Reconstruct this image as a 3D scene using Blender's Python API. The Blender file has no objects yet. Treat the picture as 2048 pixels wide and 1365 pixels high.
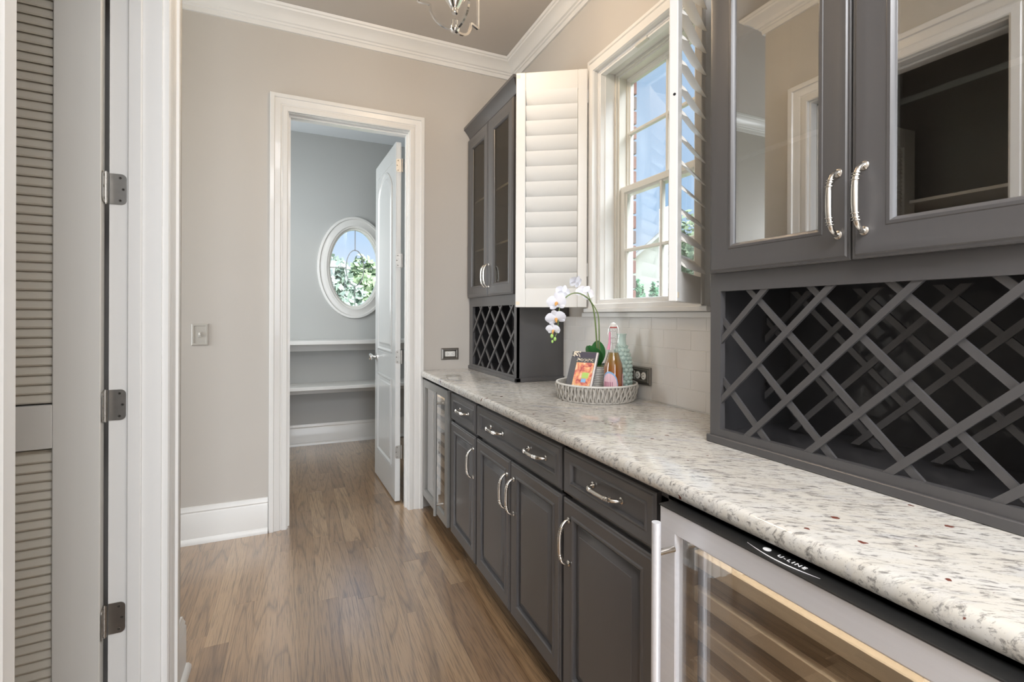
import bpy, bmesh, math, random
from mathutils import Vector, Matrix, Quaternion
random.seed(7)
S = bpy.context.scene
COL = S.collection
PI = math.pi
sin, cos = math.sin, math.cos

# ------------------------------------------------------------ camera
F, CY = 974.02, 633.99
YAW, PITCH, ROLL, CAMZ = .4205, -.0009, .0040, 1.2764
cam = bpy.data.cameras.new('camera'); camo = bpy.data.objects.new('camera', cam); COL.objects.link(camo)
cam.sensor_width = 36; cam.lens = F / 2048 * 36; cam.shift_y = -(682.5 - CY) / 2048
cam.clip_start = .02; cam.clip_end = 300
c_, s_ = cos(YAW), sin(YAW); cp, sp = cos(PITCH), sin(PITCH); cr, sr = cos(ROLL), sin(ROLL)
R0 = Vector((c_, -s_, 0)); FW = Vector((s_*cp, c_*cp, sp)); U0 = Vector((-s_*sp, -c_*sp, cp))
RX = R0*cr + U0*sr; UP = -R0*sr + U0*cr
M = Matrix((RX, UP, -FW)).transposed().to_4x4(); M.translation = Vector((0, 0, CAMZ))
camo.matrix_world = M
S.camera = camo

# ------------------------------------------------------------ world and lights
W = bpy.data.worlds.new('sky'); S.world = W; W.use_nodes = True
wn = W.node_tree; wn.nodes.clear()
def N(nt, t, **k):
    n = nt.nodes.new(t)
    for a, v in k.items():
        if a in n.inputs: n.inputs[a].default_value = v
        else: setattr(n, a, v)
    return n
tc = N(wn, 'ShaderNodeTexCoord'); sx = N(wn, 'ShaderNodeSeparateXYZ'); rp = N(wn, 'ShaderNodeValToRGB')
bg = N(wn, 'ShaderNodeBackground'); ow = N(wn, 'ShaderNodeOutputWorld')
wn.links.new(tc.outputs['Generated'], sx.inputs[0]); wn.links.new(sx.outputs['Z'], rp.inputs[0])
e = rp.color_ramp.elements
e[0].position = 0.0; e[0].color = (.88, .88, .88, 1)
e[1].position = .75; e[1].color = (.46, .67, .95, 1)
for p_, c3 in ((.05, (.84, .86, .90)), (.11, (.62, .75, .92)), (.21, (.40, .63, .93)), (.35, (.46, .67, .95))):
    x = e.new(p_); x.color = (*c3, 1)
wn.links.new(rp.outputs[0], bg.inputs[0]); bg.inputs[1].default_value = .66
wn.links.new(bg.outputs[0], ow.inputs[0])

def area(name, loc, target, sx_, sy_, power, col):
    l = bpy.data.lights.new(name, 'AREA'); l.shape = 'RECTANGLE'; l.size = sx_; l.size_y = sy_
    l.energy = power; l.color = col
    o = bpy.data.objects.new(name, l); COL.objects.link(o); o.location = loc
    o.rotation_euler = (Vector(target) - Vector(loc)).to_track_quat('-Z', 'Y').to_euler()
    return o
sun = bpy.data.lights.new('sun', 'SUN'); sun.energy = 7.0; sun.angle = math.radians(40); sun.color = (.93, .96, 1)
suno = bpy.data.objects.new('sun', sun); COL.objects.link(suno)
suno.rotation_euler = Vector((-.42, .50, -.76)).to_track_quat('-Z', 'Y').to_euler()
area('hall_overhead_fill', (.10, -.9, 3.03), (.10, -.9, 0), 1.0, 1.6, 58, (.96, .97, 1))  # unseen fill lamp added overhead behind the camera; no fixture modelled
area('hall_rear_fill', (.35, -2.9, 1.6), (.35, 0, 1.3), 1.2, 2.2, 42, (.84, .91, 1))  # unseen fill lamp added before the rear wall, which has no window
area('passage_fill', (-2.57, 2.63, 1.5), (0, 2.63, 1.4), .7, 1.6, 24, (.90, .95, 1))  # fill lamp added at the passage end, out of view
area('pantry_fill', (-.88, 4.15, 1.7), (1, 4.15, 1.6), .9, 1.7, 20, (.92, .98, 1))  # added fill lamp, hidden left of the doorway; no source there
S.view_settings.view_transform = 'Standard'; S.view_settings.look = 'None'
S.view_settings.gamma = 1; S.view_settings.use_curve_mapping = False
S.view_settings.exposure = 0.84

# ------------------------------------------------------------ materials
def new(name):
    m = bpy.data.materials.new(name); m.use_nodes = True
    nt = m.node_tree; b = nt.nodes['Principled BSDF']; return m, nt, b
def mat(name, col, rough=.5, metal=0, noise=0, nscale=40, bump=0, bscale=200, stretch=(1, 1, 1), coat=0, spec=.5):
    m, nt, b = new(name)
    b.inputs['Base Color'].default_value = (*col, 1); b.inputs['Roughness'].default_value = rough
    b.inputs['Metallic'].default_value = metal; b.inputs['Coat Weight'].default_value = coat
    b.inputs['Specular IOR Level'].default_value = spec
    tc = N(nt, 'ShaderNodeTexCoord'); mp = N(nt, 'ShaderNodeMapping'); mp.inputs['Scale'].default_value = stretch
    nt.links.new(tc.outputs['Object'], mp.inputs[0])
    nz = N(nt, 'ShaderNodeTexNoise', Scale=nscale, Detail=4.0); nt.links.new(mp.outputs[0], nz.inputs[0])
    k = max(noise, .02)
    mx = N(nt, 'ShaderNodeMix', data_type='RGBA'); nt.links.new(nz.outputs[0], mx.inputs[0])
    mx.inputs[6].default_value = (*[v*(1-k) for v in col], 1); mx.inputs[7].default_value = (*[min(1, v*(1+k)) for v in col], 1)
    nt.links.new(mx.outputs[2], b.inputs['Base Color'])
    if bump:
        n2 = N(nt, 'ShaderNodeTexNoise', Scale=bscale, Detail=3.0); nt.links.new(mp.outputs[0], n2.inputs[0])
        bp = N(nt, 'ShaderNodeBump', Strength=bump, Distance=.002); nt.links.new(n2.outputs[0], bp.inputs['Height'])
        nt.links.new(bp.outputs[0], b.inputs['Normal'])
    return m
def ramp(nt, fac, pts, inter='LINEAR'):
    r = N(nt, 'ShaderNodeValToRGB'); nt.links.new(fac, r.inputs[0]); el = r.color_ramp.elements
    r.color_ramp.interpolation = inter
    el[0].position, el[0].color = pts[0][0], (*pts[0][1], 1); el[1].position, el[1].color = pts[-1][0], (*pts[-1][1], 1)
    for p, c in pts[1:-1]: q = el.new(p); q.color = (*c, 1)
    return r.outputs[0]
def mixc(nt, fac, a, b, mode='MIX'):
    m = N(nt, 'ShaderNodeMix', data_type='RGBA', blend_type=mode)
    for i, v in ((0, fac), (6, a), (7, b)):
        if hasattr(v, 'is_linked') or hasattr(v, 'links'): nt.links.new(v, m.inputs[i])
        else: m.inputs[i].default_value = v if i == 0 else (*v, 1)
    return m.outputs[2]
def glassmat(name, refl, tint=(1, 1, 1), rough=0.0, gain=.5):
    m = bpy.data.materials.new(name); m.use_nodes = True; nt = m.node_tree; nt.nodes.clear()
    o = N(nt, 'ShaderNodeOutputMaterial'); mx = N(nt, 'ShaderNodeMixShader')
    t = N(nt, 'ShaderNodeBsdfTransparent'); t.inputs[0].default_value = (*tint, 1)
    g = N(nt, 'ShaderNodeBsdfGlossy'); g.inputs['Roughness'].default_value = rough
    lw = N(nt, 'ShaderNodeLayerWeight', Blend=.35)
    mr = N(nt, 'ShaderNodeMapRange'); mr.inputs['To Min'].default_value = refl; mr.inputs['To Max'].default_value = min(1, refl + gain)
    nt.links.new(lw.outputs['Facing'], mr.inputs[0]); nt.links.new(mr.outputs[0], mx.inputs[0])
    nt.links.new(t.outputs[0], mx.inputs[1]); nt.links.new(g.outputs[0], mx.inputs[2]); nt.links.new(mx.outputs[0], o.inputs[0])
    return m

WALL = mat('greige_wall_paint', (.525, .495, .455), .6, noise=.015, nscale=3, bump=.08, bscale=350)
PWALL = mat('pantry_wall_paint', (.48, .485, .475), .6, noise=.015, nscale=3, bump=.08, bscale=350)
CEIL = mat('taupe_ceiling_paint', (.50, .46, .415), .75, noise=.015, nscale=3)
TRIM = mat('white_trim_paint', (.74, .73, .705), .28, noise=.012, nscale=6, coat=.15)
SHUT = mat('white_shutter_paint', (.76, .745, .71), .33, noise=.012, nscale=6)
LOUV = mat('beige_louver_paint', (.60, .56, .48), .42, noise=.03, nscale=20, stretch=(1, 1, .05))
DOORP = mat('grey_white_door_paint', (.66, .645, .605), .35, noise=.03, nscale=30, stretch=(1, 1, .04))
PDOOR = mat('semi_gloss_door_paint', (.66, .665, .66), .17, noise=.012, nscale=5, coat=.2)
SASH = mat('ivory_window_sash', (.62, .60, .54), .35, noise=.015, nscale=6)
CAB = mat('charcoal_cabinet_lacquer', (.072, .069, .070), .40, noise=.05, nscale=60, bump=.06, bscale=500, stretch=(1, 1, .1), coat=.5, spec=.6)
CAB.node_tree.nodes['Principled BSDF'].inputs['Coat Roughness'].default_value = .32
CABI = mat('shaded_cabinet_interior', (.046, .045, .048), .30, noise=.08, nscale=40, coat=.5)
NICK = mat('brushed_nickel', (.72, .69, .64), .22, 1, noise=.05, nscale=80)
CHROME = mat('polished_chrome', (.80, .79, .77), .08, 1)
HINGE = mat('satin_nickel_hinge', (.42, .40, .37), .36, 1, noise=.1, nscale=60)
STEEL = mat('brushed_stainless', (.82, .83, .87), .36, .5, noise=.05, nscale=120, stretch=(1, .02, 1))
STEELG = mat('grey_stainless', (.32, .315, .30), .34, .6, noise=.05, nscale=120, stretch=(1, 1, .02))
BLACK = mat('black_plastic', (.012, .012, .012), .42, noise=.3, nscale=400)
DARK = mat('dark_void', (.01, .01, .01), .8)
WHITEP = mat('white_plastic', (.78, .77, .73), .3)
PEWT = mat('pewter_plate', (.20, .185, .165), .35, .8, noise=.1, nscale=60)
BEIGEP = mat('beige_switch_plate', (.47, .45, .41), .35)
MAPLE = mat('maple_shelf_front', (.78, .62, .44), .4, noise=.14, nscale=26, stretch=(1, .05, 1))
BRICKR = mat('red_brick', (.19, .075, .06), .85, noise=.3, nscale=60, bump=.5)
BRICKD = mat('dark_brick', (.13, .085, .08), .85, noise=.3, nscale=60, bump=.5)
MORT = mat('mortar', (.55, .50, .43), .9, noise=.1, nscale=100)
GLASSC = glassmat('cabinet_glass', .50, (.90, .90, .88))
GLASSD = glassmat('far_cabinet_glass', .03, (.62, .57, .48), 0.0, .22)
GLASSF = glassmat('fridge_glass', .24, (.92, .92, .92))
GLASSW = glassmat('window_glass', .03, (.97, .98, .98))
GLASSB = glassmat('bottle_glass', .06, (.97, .97, .97), .02)
SEDGE = mat('frosted_shelf_edge', (.62, .66, .64), .3)
SHELFG = glassmat('shelf_glass', .25, (.8, .9, .88))
CAME = mat('lead_came', (.42, .42, .43), .5, .2)
TILE = mat('cream_subway_tile', (.72, .70, .67), .22, noise=.02, nscale=12, coat=.15)
GROUT = mat('tile_grout', (.78, .76, .72), .9)
POT = mat('white_ceramic_pot', (.70, .69, .66), .35)
LEAF = mat('orchid_leaf', (.03, .17, .04), .3, noise=.35, nscale=18, stretch=(1, 1, 1))
STEM = mat('orchid_stem', (.16, .22, .07), .5, noise=.3, nscale=60)
PETAL = mat('white_petal', (.84, .84, .90), .5, noise=.03, nscale=40)
LIP = mat('orange_lip', (.75, .38, .10), .5, noise=.3, nscale=120)
BUD = mat('green_bud', (.38, .62, .16), .45, noise=.2, nscale=90)
VASE = mat('seafoam_glass', (.52, .66, .61), .22, noise=.12, nscale=30, coat=.4)
WEAVE = mat('greywash_rattan', (.43, .40, .355), .7, noise=.35, nscale=45)
PAPER = mat('page_block', (.75, .70, .68), .7, noise=.1, nscale=200, stretch=(1, 1, .1))
RED = mat('red_rubber', (.45, .06, .05), .5)
PINK = mat('pink_ribbon', (.75, .30, .42), .5)
AMBER_, nt, b = new('amber_drink'); AMBER = AMBER_
b.inputs['Roughness'].default_value = .05
tcx = N(nt, 'ShaderNodeTexCoord'); sxx = N(nt, 'ShaderNodeSeparateXYZ'); nt.links.new(tcx.outputs['Object'], sxx.inputs[0])
nt.links.new(ramp(nt, sxx.outputs['Z'], [(.05, (.62, .12, .02)), (.12, (.50, .17, .03)), (.19, (.42, .27, .08)), (.22, (.33, .29, .14))]), b.inputs['Base Color'])
b.inputs['Transmission Weight'].default_value = .35
GRASS = mat('lawn_grass', (.20, .23, .13), .9, noise=.4, nscale=3)
FOL = mat('tree_leaves', (.33, .42, .24), .7, noise=.5, nscale=2.2)
FOLB = mat('blue_green_leaves', (.36, .44, .36), .7, noise=.4, nscale=2.2)
FOLD = mat('arborvitae_leaves', (.09, .30, .14), .7, noise=.5, nscale=3.5)
BARK = mat('tree_bark', (.12, .09, .06), .9, noise=.4, nscale=20)
HOUSE = mat('painted_white_brick', (.88, .84, .76), .8, noise=.06, nscale=10, bump=.4, bscale=30)
ROOF = mat('grey_shingle_roof', (.42, .41, .40), .9, noise=.2, nscale=6)
HWIN = mat('house_window_glass', (.07, .09, .11), .15)
BULB, nt, b = new('lamp_bulb'); b.inputs['Emission Color'].default_value = (1, .82, .6, 1); b.inputs['Emission Strength'].default_value = 4

# floor: oak planks, each its own grain
WOOD, nt, b = new('stained_oak_plank')
geo = N(nt, 'ShaderNodeNewGeometry'); oi = N(nt, 'ShaderNodeObjectInfo')
vm = N(nt, 'ShaderNodeVectorMath', operation='SCALE'); cx = N(nt, 'ShaderNodeCombineXYZ')
mm = N(nt, 'ShaderNodeMath', operation='MULTIPLY'); mm.inputs[1].default_value = 37.0; nt.links.new(oi.outputs['Random'], mm.inputs[0])
m3 = N(nt, 'ShaderNodeMath', operation='MULTIPLY'); m3.inputs[1].default_value = 91.0; nt.links.new(oi.outputs['Random'], m3.inputs[0])
nt.links.new(mm.outputs[0], cx.inputs[0]); nt.links.new(m3.outputs[0], cx.inputs[1])
ad = N(nt, 'ShaderNodeVectorMath', operation='ADD'); nt.links.new(geo.outputs['Position'], ad.inputs[0]); nt.links.new(cx.outputs[0], ad.inputs[1])
mp = N(nt, 'ShaderNodeMapping'); mp.inputs['Scale'].default_value = (1, .075, 1); nt.links.new(ad.outputs[0], mp.inputs[0])
wv = N(nt, 'ShaderNodeTexNoise', Scale=5.5, Detail=1.2, Distortion=.25); nt.links.new(mp.outputs[0], wv.inputs[0])
wm = N(nt, 'ShaderNodeMath', operation='MULTIPLY'); wm.inputs[1].default_value = 13.0; nt.links.new(wv.outputs[0], wm.inputs[0])
fr = N(nt, 'ShaderNodeMath', operation='FRACT'); nt.links.new(wm.outputs[0], fr.inputs[0])
rings = ramp(nt, fr.outputs[0], [(0, (.48, .45, .43)), (.07, (.80, .78, .76)), (.30, (1, 1, 1)), (.85, (1.0, .98, .95)), (1, (.48, .45, .43))])
mp2 = N(nt, 'ShaderNodeMapping'); mp2.inputs['Scale'].default_value = (1, .03, 1); nt.links.new(ad.outputs[0], mp2.inputs[0])
nz = N(nt, 'ShaderNodeTexNoise', Scale=260.0, Detail=3.0); nt.links.new(mp2.outputs[0], nz.inputs[0])
pores = ramp(nt, nz.outputs[0], [(.38, (.40, .38, .36)), (.50, (1, 1, 1)), (1, (1.12, 1.12, 1.12))])
base = ramp(nt, oi.outputs['Random'], [(0, (.23, .135, .068)), (.25, (.34, .215, .115)), (.5, (.26, .155, .078)), (.75, (.39, .255, .14)), (1, (.30, .185, .10))])
cc = mixc(nt, .75, base, rings, 'MULTIPLY'); cc = mixc(nt, .6, cc, pores, 'MULTIPLY')
nt.links.new(cc, b.inputs['Base Color'])
b.inputs['Coat Weight'].default_value = 1; b.inputs['Coat Roughness'].default_value = .20; b.inputs['Roughness'].default_value = .36; b.inputs['Coat IOR'].default_value = 2.25
bp = N(nt, 'ShaderNodeBump', Strength=.25, Distance=.001); nt.links.new(nz.outputs[0], bp.inputs['Height']); nt.links.new(bp.outputs[0], b.inputs['Normal'])

# granite
GRAN, nt, b = new('white_speckled_granite')
tcx = N(nt, 'ShaderNodeTexCoord'); mp = N(nt, 'ShaderNodeMapping'); mp.inputs['Rotation'].default_value = (0, 0, math.radians(38))
nt.links.new(tcx.outputs['Object'], mp.inputs[0])
st = N(nt, 'ShaderNodeMapping'); st.inputs['Scale'].default_value = (.38, 1.35, 1); nt.links.new(mp.outputs[0], st.inputs[0])
n1 = N(nt, 'ShaderNodeTexNoise', Scale=9.0, Detail=5.0, Roughness=.65); nt.links.new(st.outputs[0], n1.inputs[0])
n2 = N(nt, 'ShaderNodeTexNoise', Scale=80.0, Detail=6.0, Roughness=.7, Distortion=.5); nt.links.new(st.outputs[0], n2.inputs[0])
n3 = N(nt, 'ShaderNodeTexNoise', Scale=160.0, Detail=4.0, Roughness=.7); nt.links.new(st.outputs[0], n3.inputs[0])
n4 = N(nt, 'ShaderNodeTexNoise', Scale=24.0, Detail=6.0, Roughness=.72, Distortion=.8); nt.links.new(st.outputs[0], n4.inputs[0])
col = ramp(nt, n1.outputs[0], [(.3, (.49, .50, .53)), (.47, (.60, .575, .52)), (.6, (.62, .61, .58)), (.75, (.50, .46, .39))])
g1 = ramp(nt, n2.outputs[0], [(.30, (.16, .16, .17)), (.40, (.42, .42, .43)), (.47, (1, 1, 1)), (1, (1, 1, 1))])
g2 = ramp(nt, n3.outputs[0], [(.33, (.35, .33, .32)), (.42, (1, 1, 1)), (1, (1, 1, 1))])
g3 = ramp(nt, n4.outputs[0], [(.33, (.58, .57, .58)), (.45, (.97, .96, .95)), (1, (1, 1, 1))])
col = mixc(nt, .8, col, g1, 'MULTIPLY'); col = mixc(nt, .6, col, g2, 'MULTIPLY'); col = mixc(nt, .8, col, g3, 'MULTIPLY')
vo = N(nt, 'ShaderNodeTexVoronoi', Scale=13.0); nt.links.new(mp.outputs[0], vo.inputs[0])
n5 = N(nt, 'ShaderNodeTexNoise', Scale=60.0, Detail=3.0); nt.links.new(mp.outputs[0], n5.inputs[0])
m5 = N(nt, 'ShaderNodeMath', operation='MULTIPLY_ADD'); nt.links.new(n5.outputs[0], m5.inputs[0]); m5.inputs[1].default_value = .35; nt.links.new(vo.outputs['Distance'], m5.inputs[2])
sp_ = ramp(nt, m5.outputs[0], [(.23, (1, 1, 1)), (.245, (0, 0, 0)), (1, (0, 0, 0))])
col = mixc(nt, sp_, col, (.16, .055, .04))
nt.links.new(col, b.inputs['Base Color']); b.inputs['Roughness'].default_value = .12; b.inputs['Coat Weight'].default_value = .4; b.inputs['Coat Roughness'].default_value = .08

# flat prints
COVER, nt, b = new('printed_cover')
tcx = N(nt, 'ShaderNodeTexCoord'); nz = N(nt, 'ShaderNodeTexNoise', Scale=2.6, Detail=3.0, Distortion=1.6); nt.links.new(tcx.outputs['Generated'], nz.inputs[0])
nt.links.new(ramp(nt, nz.outputs[0], [(.28, (.16, .04, .05)), (.38, (.60, .16, .13)), (.47, (.78, .33, .20)), (.56, (.80, .46, .20)), (.64, (.82, .62, .52)), (.78, (.50, .15, .12))]), b.inputs['Base Color'])
b.inputs['Roughness'].default_value = .25
NAVY = mat('navy_print', (.07, .065, .09), .3); GREYP = mat('dark_grey_print', (.10, .10, .105), .35)
SKYP = mat('pale_blue_print', (.25, .45, .70), .4); LIME = mat('lime_print', (.42, .60, .16), .4)
CREAM = mat('cream_print', (.80, .70, .55), .4); LPINK = mat('pink_label_print', (.78, .52, .58), .4, noise=.25, nscale=90, stretch=(1, 1, .01))
WHITEI = mat('white_print', (.75, .75, .75), .4)

# ------------------------------------------------------------ mesh helpers
class MB:
    def __init__(s): s.v = []; s.f = []
    def add(s, vs, fs):
        o = len(s.v); s.v += [tuple(v) for v in vs]; s.f += [tuple(i+o for i in f) for f in fs]
    def box(s, a, b, R=None):
        x0, y0, z0 = a; x1, y1, z1 = b
        vs = [Vector(p) for p in ((x0,y0,z0),(x1,y0,z0),(x1,y1,z0),(x0,y1,z0),(x0,y0,z1),(x1,y0,z1),(x1,y1,z1),(x0,y1,z1))]
        if R: vs = [R @ v for v in vs]
        s.add(vs, [(0,3,2,1),(4,5,6,7),(0,1,5,4),(1,2,6,5),(2,3,7,6),(3,0,4,7)]); return s
    def cbox(s, a, b, c=.002, R=None):       # box with chamfered edges
        x0, y0, z0 = a; x1, y1, z1 = b; x0, x1 = min(x0,x1), max(x0,x1); y0, y1 = min(y0,y1), max(y0,y1); z0, z1 = min(z0,z1), max(z0,z1)
        bm = bmesh.new(); bmesh.ops.create_cube(bm, size=1)
        for v in bm.verts: v.co = Vector(((x0+x1)/2+v.co.x*(x1-x0), (y0+y1)/2+v.co.y*(y1-y0), (z0+z1)/2+v.co.z*(z1-z0)))
        bmesh.ops.bevel(bm, geom=bm.edges[:], offset=c, segments=1, affect='EDGES', profile=.5)
        bm.verts.ensure_lookup_table()
        s.add([(R @ v.co) if R else v.co for v in bm.verts], [[v.index for v in f.verts] for f in bm.faces]); bm.free(); return s
    def rings(s, loops, cap0=True, cap1=True, closed=False):
        n = len(loops[0]); vs = [p for l in loops for p in l]; fs = []
        m = len(loops)
        for k in range(m if closed else m-1):
            a = k*n; b = ((k+1) % m)*n
            for i in range(n):
                j = (i+1) % n; fs.append((a+i, a+j, b+j, b+i))
        if not closed:
            if cap0: fs.append(tuple(range(n))[::-1])
            if cap1: fs.append(tuple((m-1)*n+i for i in range(n)))
        s.add(vs, fs); return s
    def tube(s, pts, r, n=10, sq=None):
        pts = [Vector(p) for p in pts]; rs = r if isinstance(r, (list, tuple)) else [r]*len(pts)
        loops = []; up = None
        for i, p in enumerate(pts):
            t = (pts[min(i+1, len(pts)-1)] - pts[max(i-1, 0)]).normalized()
            if up is None:
                up = Vector((0, 0, 1)) if abs(t.z) < .9 else Vector((1, 0, 0))
            a = t.cross(up).normalized(); b2 = a.cross(t).normalized(); up = b2
            ph = PI/4 if n == 4 else 0
            loops.append([p + a*(cos(2*PI*k/n+ph)*rs[i]) + b2*(sin(2*PI*k/n+ph)*rs[i]) for k in range(n)])
        return s.rings(loops)
    def lathe(s, prof, c=(0, 0, 0), n=24, axis='Z', close=True):
        loops = []
        for r, z in prof:
            l = []
            for k in range(n):
                a = 2*PI*k/n; u, v = cos(a)*r, sin(a)*r
                l.append({'Z': (c[0]+u, c[1]+v, c[2]+z), 'X': (c[0]+z, c[1]+u, c[2]+v), 'Y': (c[0]+v, c[1]+z, c[2]+u)}[axis])
            loops.append(l)
        return s.rings(loops, close, close)
    def sphere(s, c, r, n=10, sc=(1, 1, 1)):
        pr = []
        m = max(4, n//2)
        loops = []
        for i in range(m+1):
            t = PI*i/m; rr = max(sin(t), .02)*r; z = -cos(t)*r
            loops.append([(c[0]+cos(2*PI*k/n)*rr*sc[0], c[1]+sin(2*PI*k/n)*rr*sc[1], c[2]+z*sc[2]) for k in range(n)])
        return s.rings(loops)
    def sweep(s, path, prof, mp, closed=False):   # path in plan (a,b); prof closed polygon of (offset, h); offset to the left of travel
        n = len(path); loops = []
        for i in range(n):
            p = Vector(path[i])
            d0 = (p - Vector(path[i-1])).normalized() if (i > 0 or closed) else None
            d1 = (Vector(path[(i+1) % n]) - p).normalized() if (i < n-1 or closed) else None
            if d0 is None: d0 = d1
            if d1 is None: d1 = d0
            n0 = Vector((-d0.y, d0.x)); n1 = Vector((-d1.y, d1.x)); b2 = (n0+n1)
            b2 = b2 / max(b2.length_squared/2, .2)
            loops.append([mp(p.x + b2.x*o, p.y + b2.y*o, h) for o, h in prof])
        return s.rings(loops, closed=closed)
    def rect(s, a0, b0, a1, b1, prof, mp, cap=True):   # nested rectangular loops (inset, height)
        loops = []
        for ins, h in prof:
            loops.append([mp(a0+ins, b0+ins, h), mp(a1-ins, b0+ins, h), mp(a1-ins, b1-ins, h), mp(a0+ins, b1-ins, h)])
        return s.rings(loops, cap, cap, closed=not cap)
    def build(s, name, m, parent=None, smooth=False, mats=None, loc=None):
        me = bpy.data.meshes.new(name); me.from_pydata(s.v, [], s.f)
        bm = bmesh.new(); bm.from_mesh(me); bmesh.ops.recalc_face_normals(bm, faces=bm.faces[:]); bm.to_mesh(me); bm.free()
        me.materials.append(m)
        if smooth:
            me.polygons.foreach_set('use_smooth', [True]*len(me.polygons))
            try: me.set_sharp_from_angle(angle=math.radians(smooth if smooth is not True else 40))
            except Exception: pass
        o = bpy.data.objects.new(name, me); COL.objects.link(o)
        if parent is not None:
            o.parent = parent
            pm = Matrix.Identity(4); q = parent; chain = []
            while q is not None: chain.append(q); q = q.parent
            for q in reversed(chain): pm = pm @ q.matrix_basis
            o.matrix_basis = pm.inverted()
        if loc is not None:      # put the origin at loc, geometry unchanged
            L = Vector(loc); me.transform(Matrix.Translation(-L)); o.matrix_basis = o.matrix_basis @ Matrix.Translation(L)
        return o
def tag(o, label=None, cat=None, group=None, kind=None):
    if label: o['label'] = label
    if cat: o['category'] = cat
    if group: o['group'] = group
    if kind: o['kind'] = kind
    return o
def empty(name, loc, label, cat, group=None):
    o = bpy.data.objects.new(name, None); COL.objects.link(o); o.location = loc; o.empty_display_size = .05
    return tag(o, label, cat, group)
def struct(o, label=None, cat='building part'): return tag(o, label, cat, kind='structure')
def semp(name, loc, label, cat='building part'):
    o = empty(name, loc, label, cat); o['kind'] = 'structure'; return o
def XF(x0): return lambda a, b, h: (x0-h, a, b)       # plane facing -X: a=Y, b=Z
def YF(y0): return lambda a, b, h: (a, y0-h, b)       # plane facing -Y: a=X, b=Z
def XL(x0): return lambda a, b, h: (x0+h, a, b)       # plane facing +X
def PLAN(a, b, h): return (a, b, h)
def text_mesh(txt, size, ext, name, m, parent, M4, shear=0, spacing=1.0):
    cu = bpy.data.curves.new(name, 'FONT'); cu.body = txt; cu.size = size; cu.extrude = ext; cu.shear = shear; cu.space_character = spacing
    cu.align_x = 'CENTER'; cu.align_y = 'CENTER'
    o = bpy.data.objects.new('tmp', cu); COL.objects.link(o)
    dg = bpy.context.evaluated_depsgraph_get(); me = bpy.data.meshes.new_from_object(o.evaluated_get(dg))
    bpy.data.objects.remove(o); me.transform(M4); me.materials.clear(); me.materials.append(m); me.name = name
    t = bpy.data.objects.new(name, me); COL.objects.link(t); t.parent = parent
    pm = Matrix.Identity(4); q = parent; chain = []
    while q is not None: chain.append(q); q = q.parent
    for q in reversed(chain): pm = pm @ q.matrix_basis
    t.matrix_basis = pm.inverted(); return t

# ------------------------------------------------------------ room numbers
YW, YW2, YP = 3.21, 3.33, 5.20         # far wall faces, pantry back wall
XR, XT = 1.445, 1.405                   # right wall, tile face
XL0, XL1 = -.365, -.485                 # left wall faces
HC = 3.085                              # ceiling
YB = -3.0

# floor -------------------------------------------------------
floor = struct(MB().box((-2.7, YB-.1, -.06), (1.9, YP+.1, -.006)).build('floor', WOOD), 'stained oak plank floor of the butler pantry hall', 'floor')
PWD = .083
def planks(x0, x1, y0, y1, one=None):
    nc = int(round((x1-x0)/PWD))
    for i in range(nc):
        xa = x0+i*PWD; y = y0 - random.uniform(0, .8)
        while y < y1:
            L = random.uniform(.45, 1.35); ya, yb = max(y, y0), min(y+L, y1)
            if yb-ya > .05:
                dz = random.uniform(-.00025, .00025)
                mb = one if one is not None else MB()
                g = .0002
                mb.rings([[(xa+g, ya+g, -.006), (xa+PWD-g, ya+g, -.006), (xa+PWD-g, yb-g, -.006), (xa+g, yb-g, -.006)],
                          [(xa+g, ya+g, dz), (xa+PWD-g, ya+g, dz), (xa+PWD-g, yb-g, dz), (xa+g, yb-g, dz)]], False, True)
                if one is None: mb.build('plank', WOOD, floor)
            y += L
planks(-.81, -.81+PWD*22, 1.15, YP)
far = MB(); planks(-.81, -.81+PWD*22, YB, 1.15, far); planks(-.81-PWD*22, -.81, YB, YP, far)
o = far.build('plank', WOOD, floor); o['kind'] = 'stuff'

# walls -------------------------------------------------------
# back wall of the hall (with the pantry doorway)
DX0, DX1, DZ = -.032, .685, 2.490
wb = struct(MB().box((-2.6, YW, 0), (DX0-.02, YW2, HC)).box((DX1+.02, YW, 0), (XR+.2, YW2, HC)).box((DX0-.02, YW, DZ+.02), (DX1+.02, YW2, HC)).build('wall_back', WALL), 'greige wall with the pantry doorway', 'wall')
# left wall (closet opening Y .87-1.77)
CY0, CY1 = .893, 1.765; ZO = 2.45
struct(MB().box((XL1, YB, 0), (XL0, CY0, HC)).box((XL1, CY1+.005, 0), (XL0, 2.05, HC)).box((XL1, CY0, ZO+.02), (XL0, CY1+.005, HC)).build('wall_left', WALL), 'greige wall beside the closet opening', 'wall')
# closet shell
struct(MB().box((-1.75, .1, 0), (-1.65, 2.05, HC)).box((-1.65, 1.95, 0), (XL1-.001, 2.05, HC)).box((-1.65, .1, 0), (XL1-.001, .2, HC)).build('wall_closet', WALL), 'closet inner walls', 'wall')
struct(MB().box((-2.7, 2.05, 0), (-2.6, YW2, HC)).build('wall_passage', WALL), 'end wall of the side passage', 'wall')
struct(MB().box((-2.6, YB-.1, 0), (XR+.2, YB, HC)).build('wall_front', WALL), 'wall behind the camera', 'wall')
# right wall with window hole
WY0, WY1, WZ0, WZ1 = 1.440, 2.072, 1.322, 2.520
hy0, hy1, hz0, hz1 = WY0-.0195, WY1+.0195, WZ0-.0195, WZ1+.0195
wr = struct(MB().box((XR, YB, 0), (1.60, hy0, HC)).box((XR, hy1, 0), (1.60, YW-.001, HC)).box((XR, hy0, 0), (1.60, hy1, hz0)).box((XR, hy0, hz1), (1.60, hy1, HC)).build('wall_right', WALL), 'greige wall with the shuttered window', 'wall')
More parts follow.
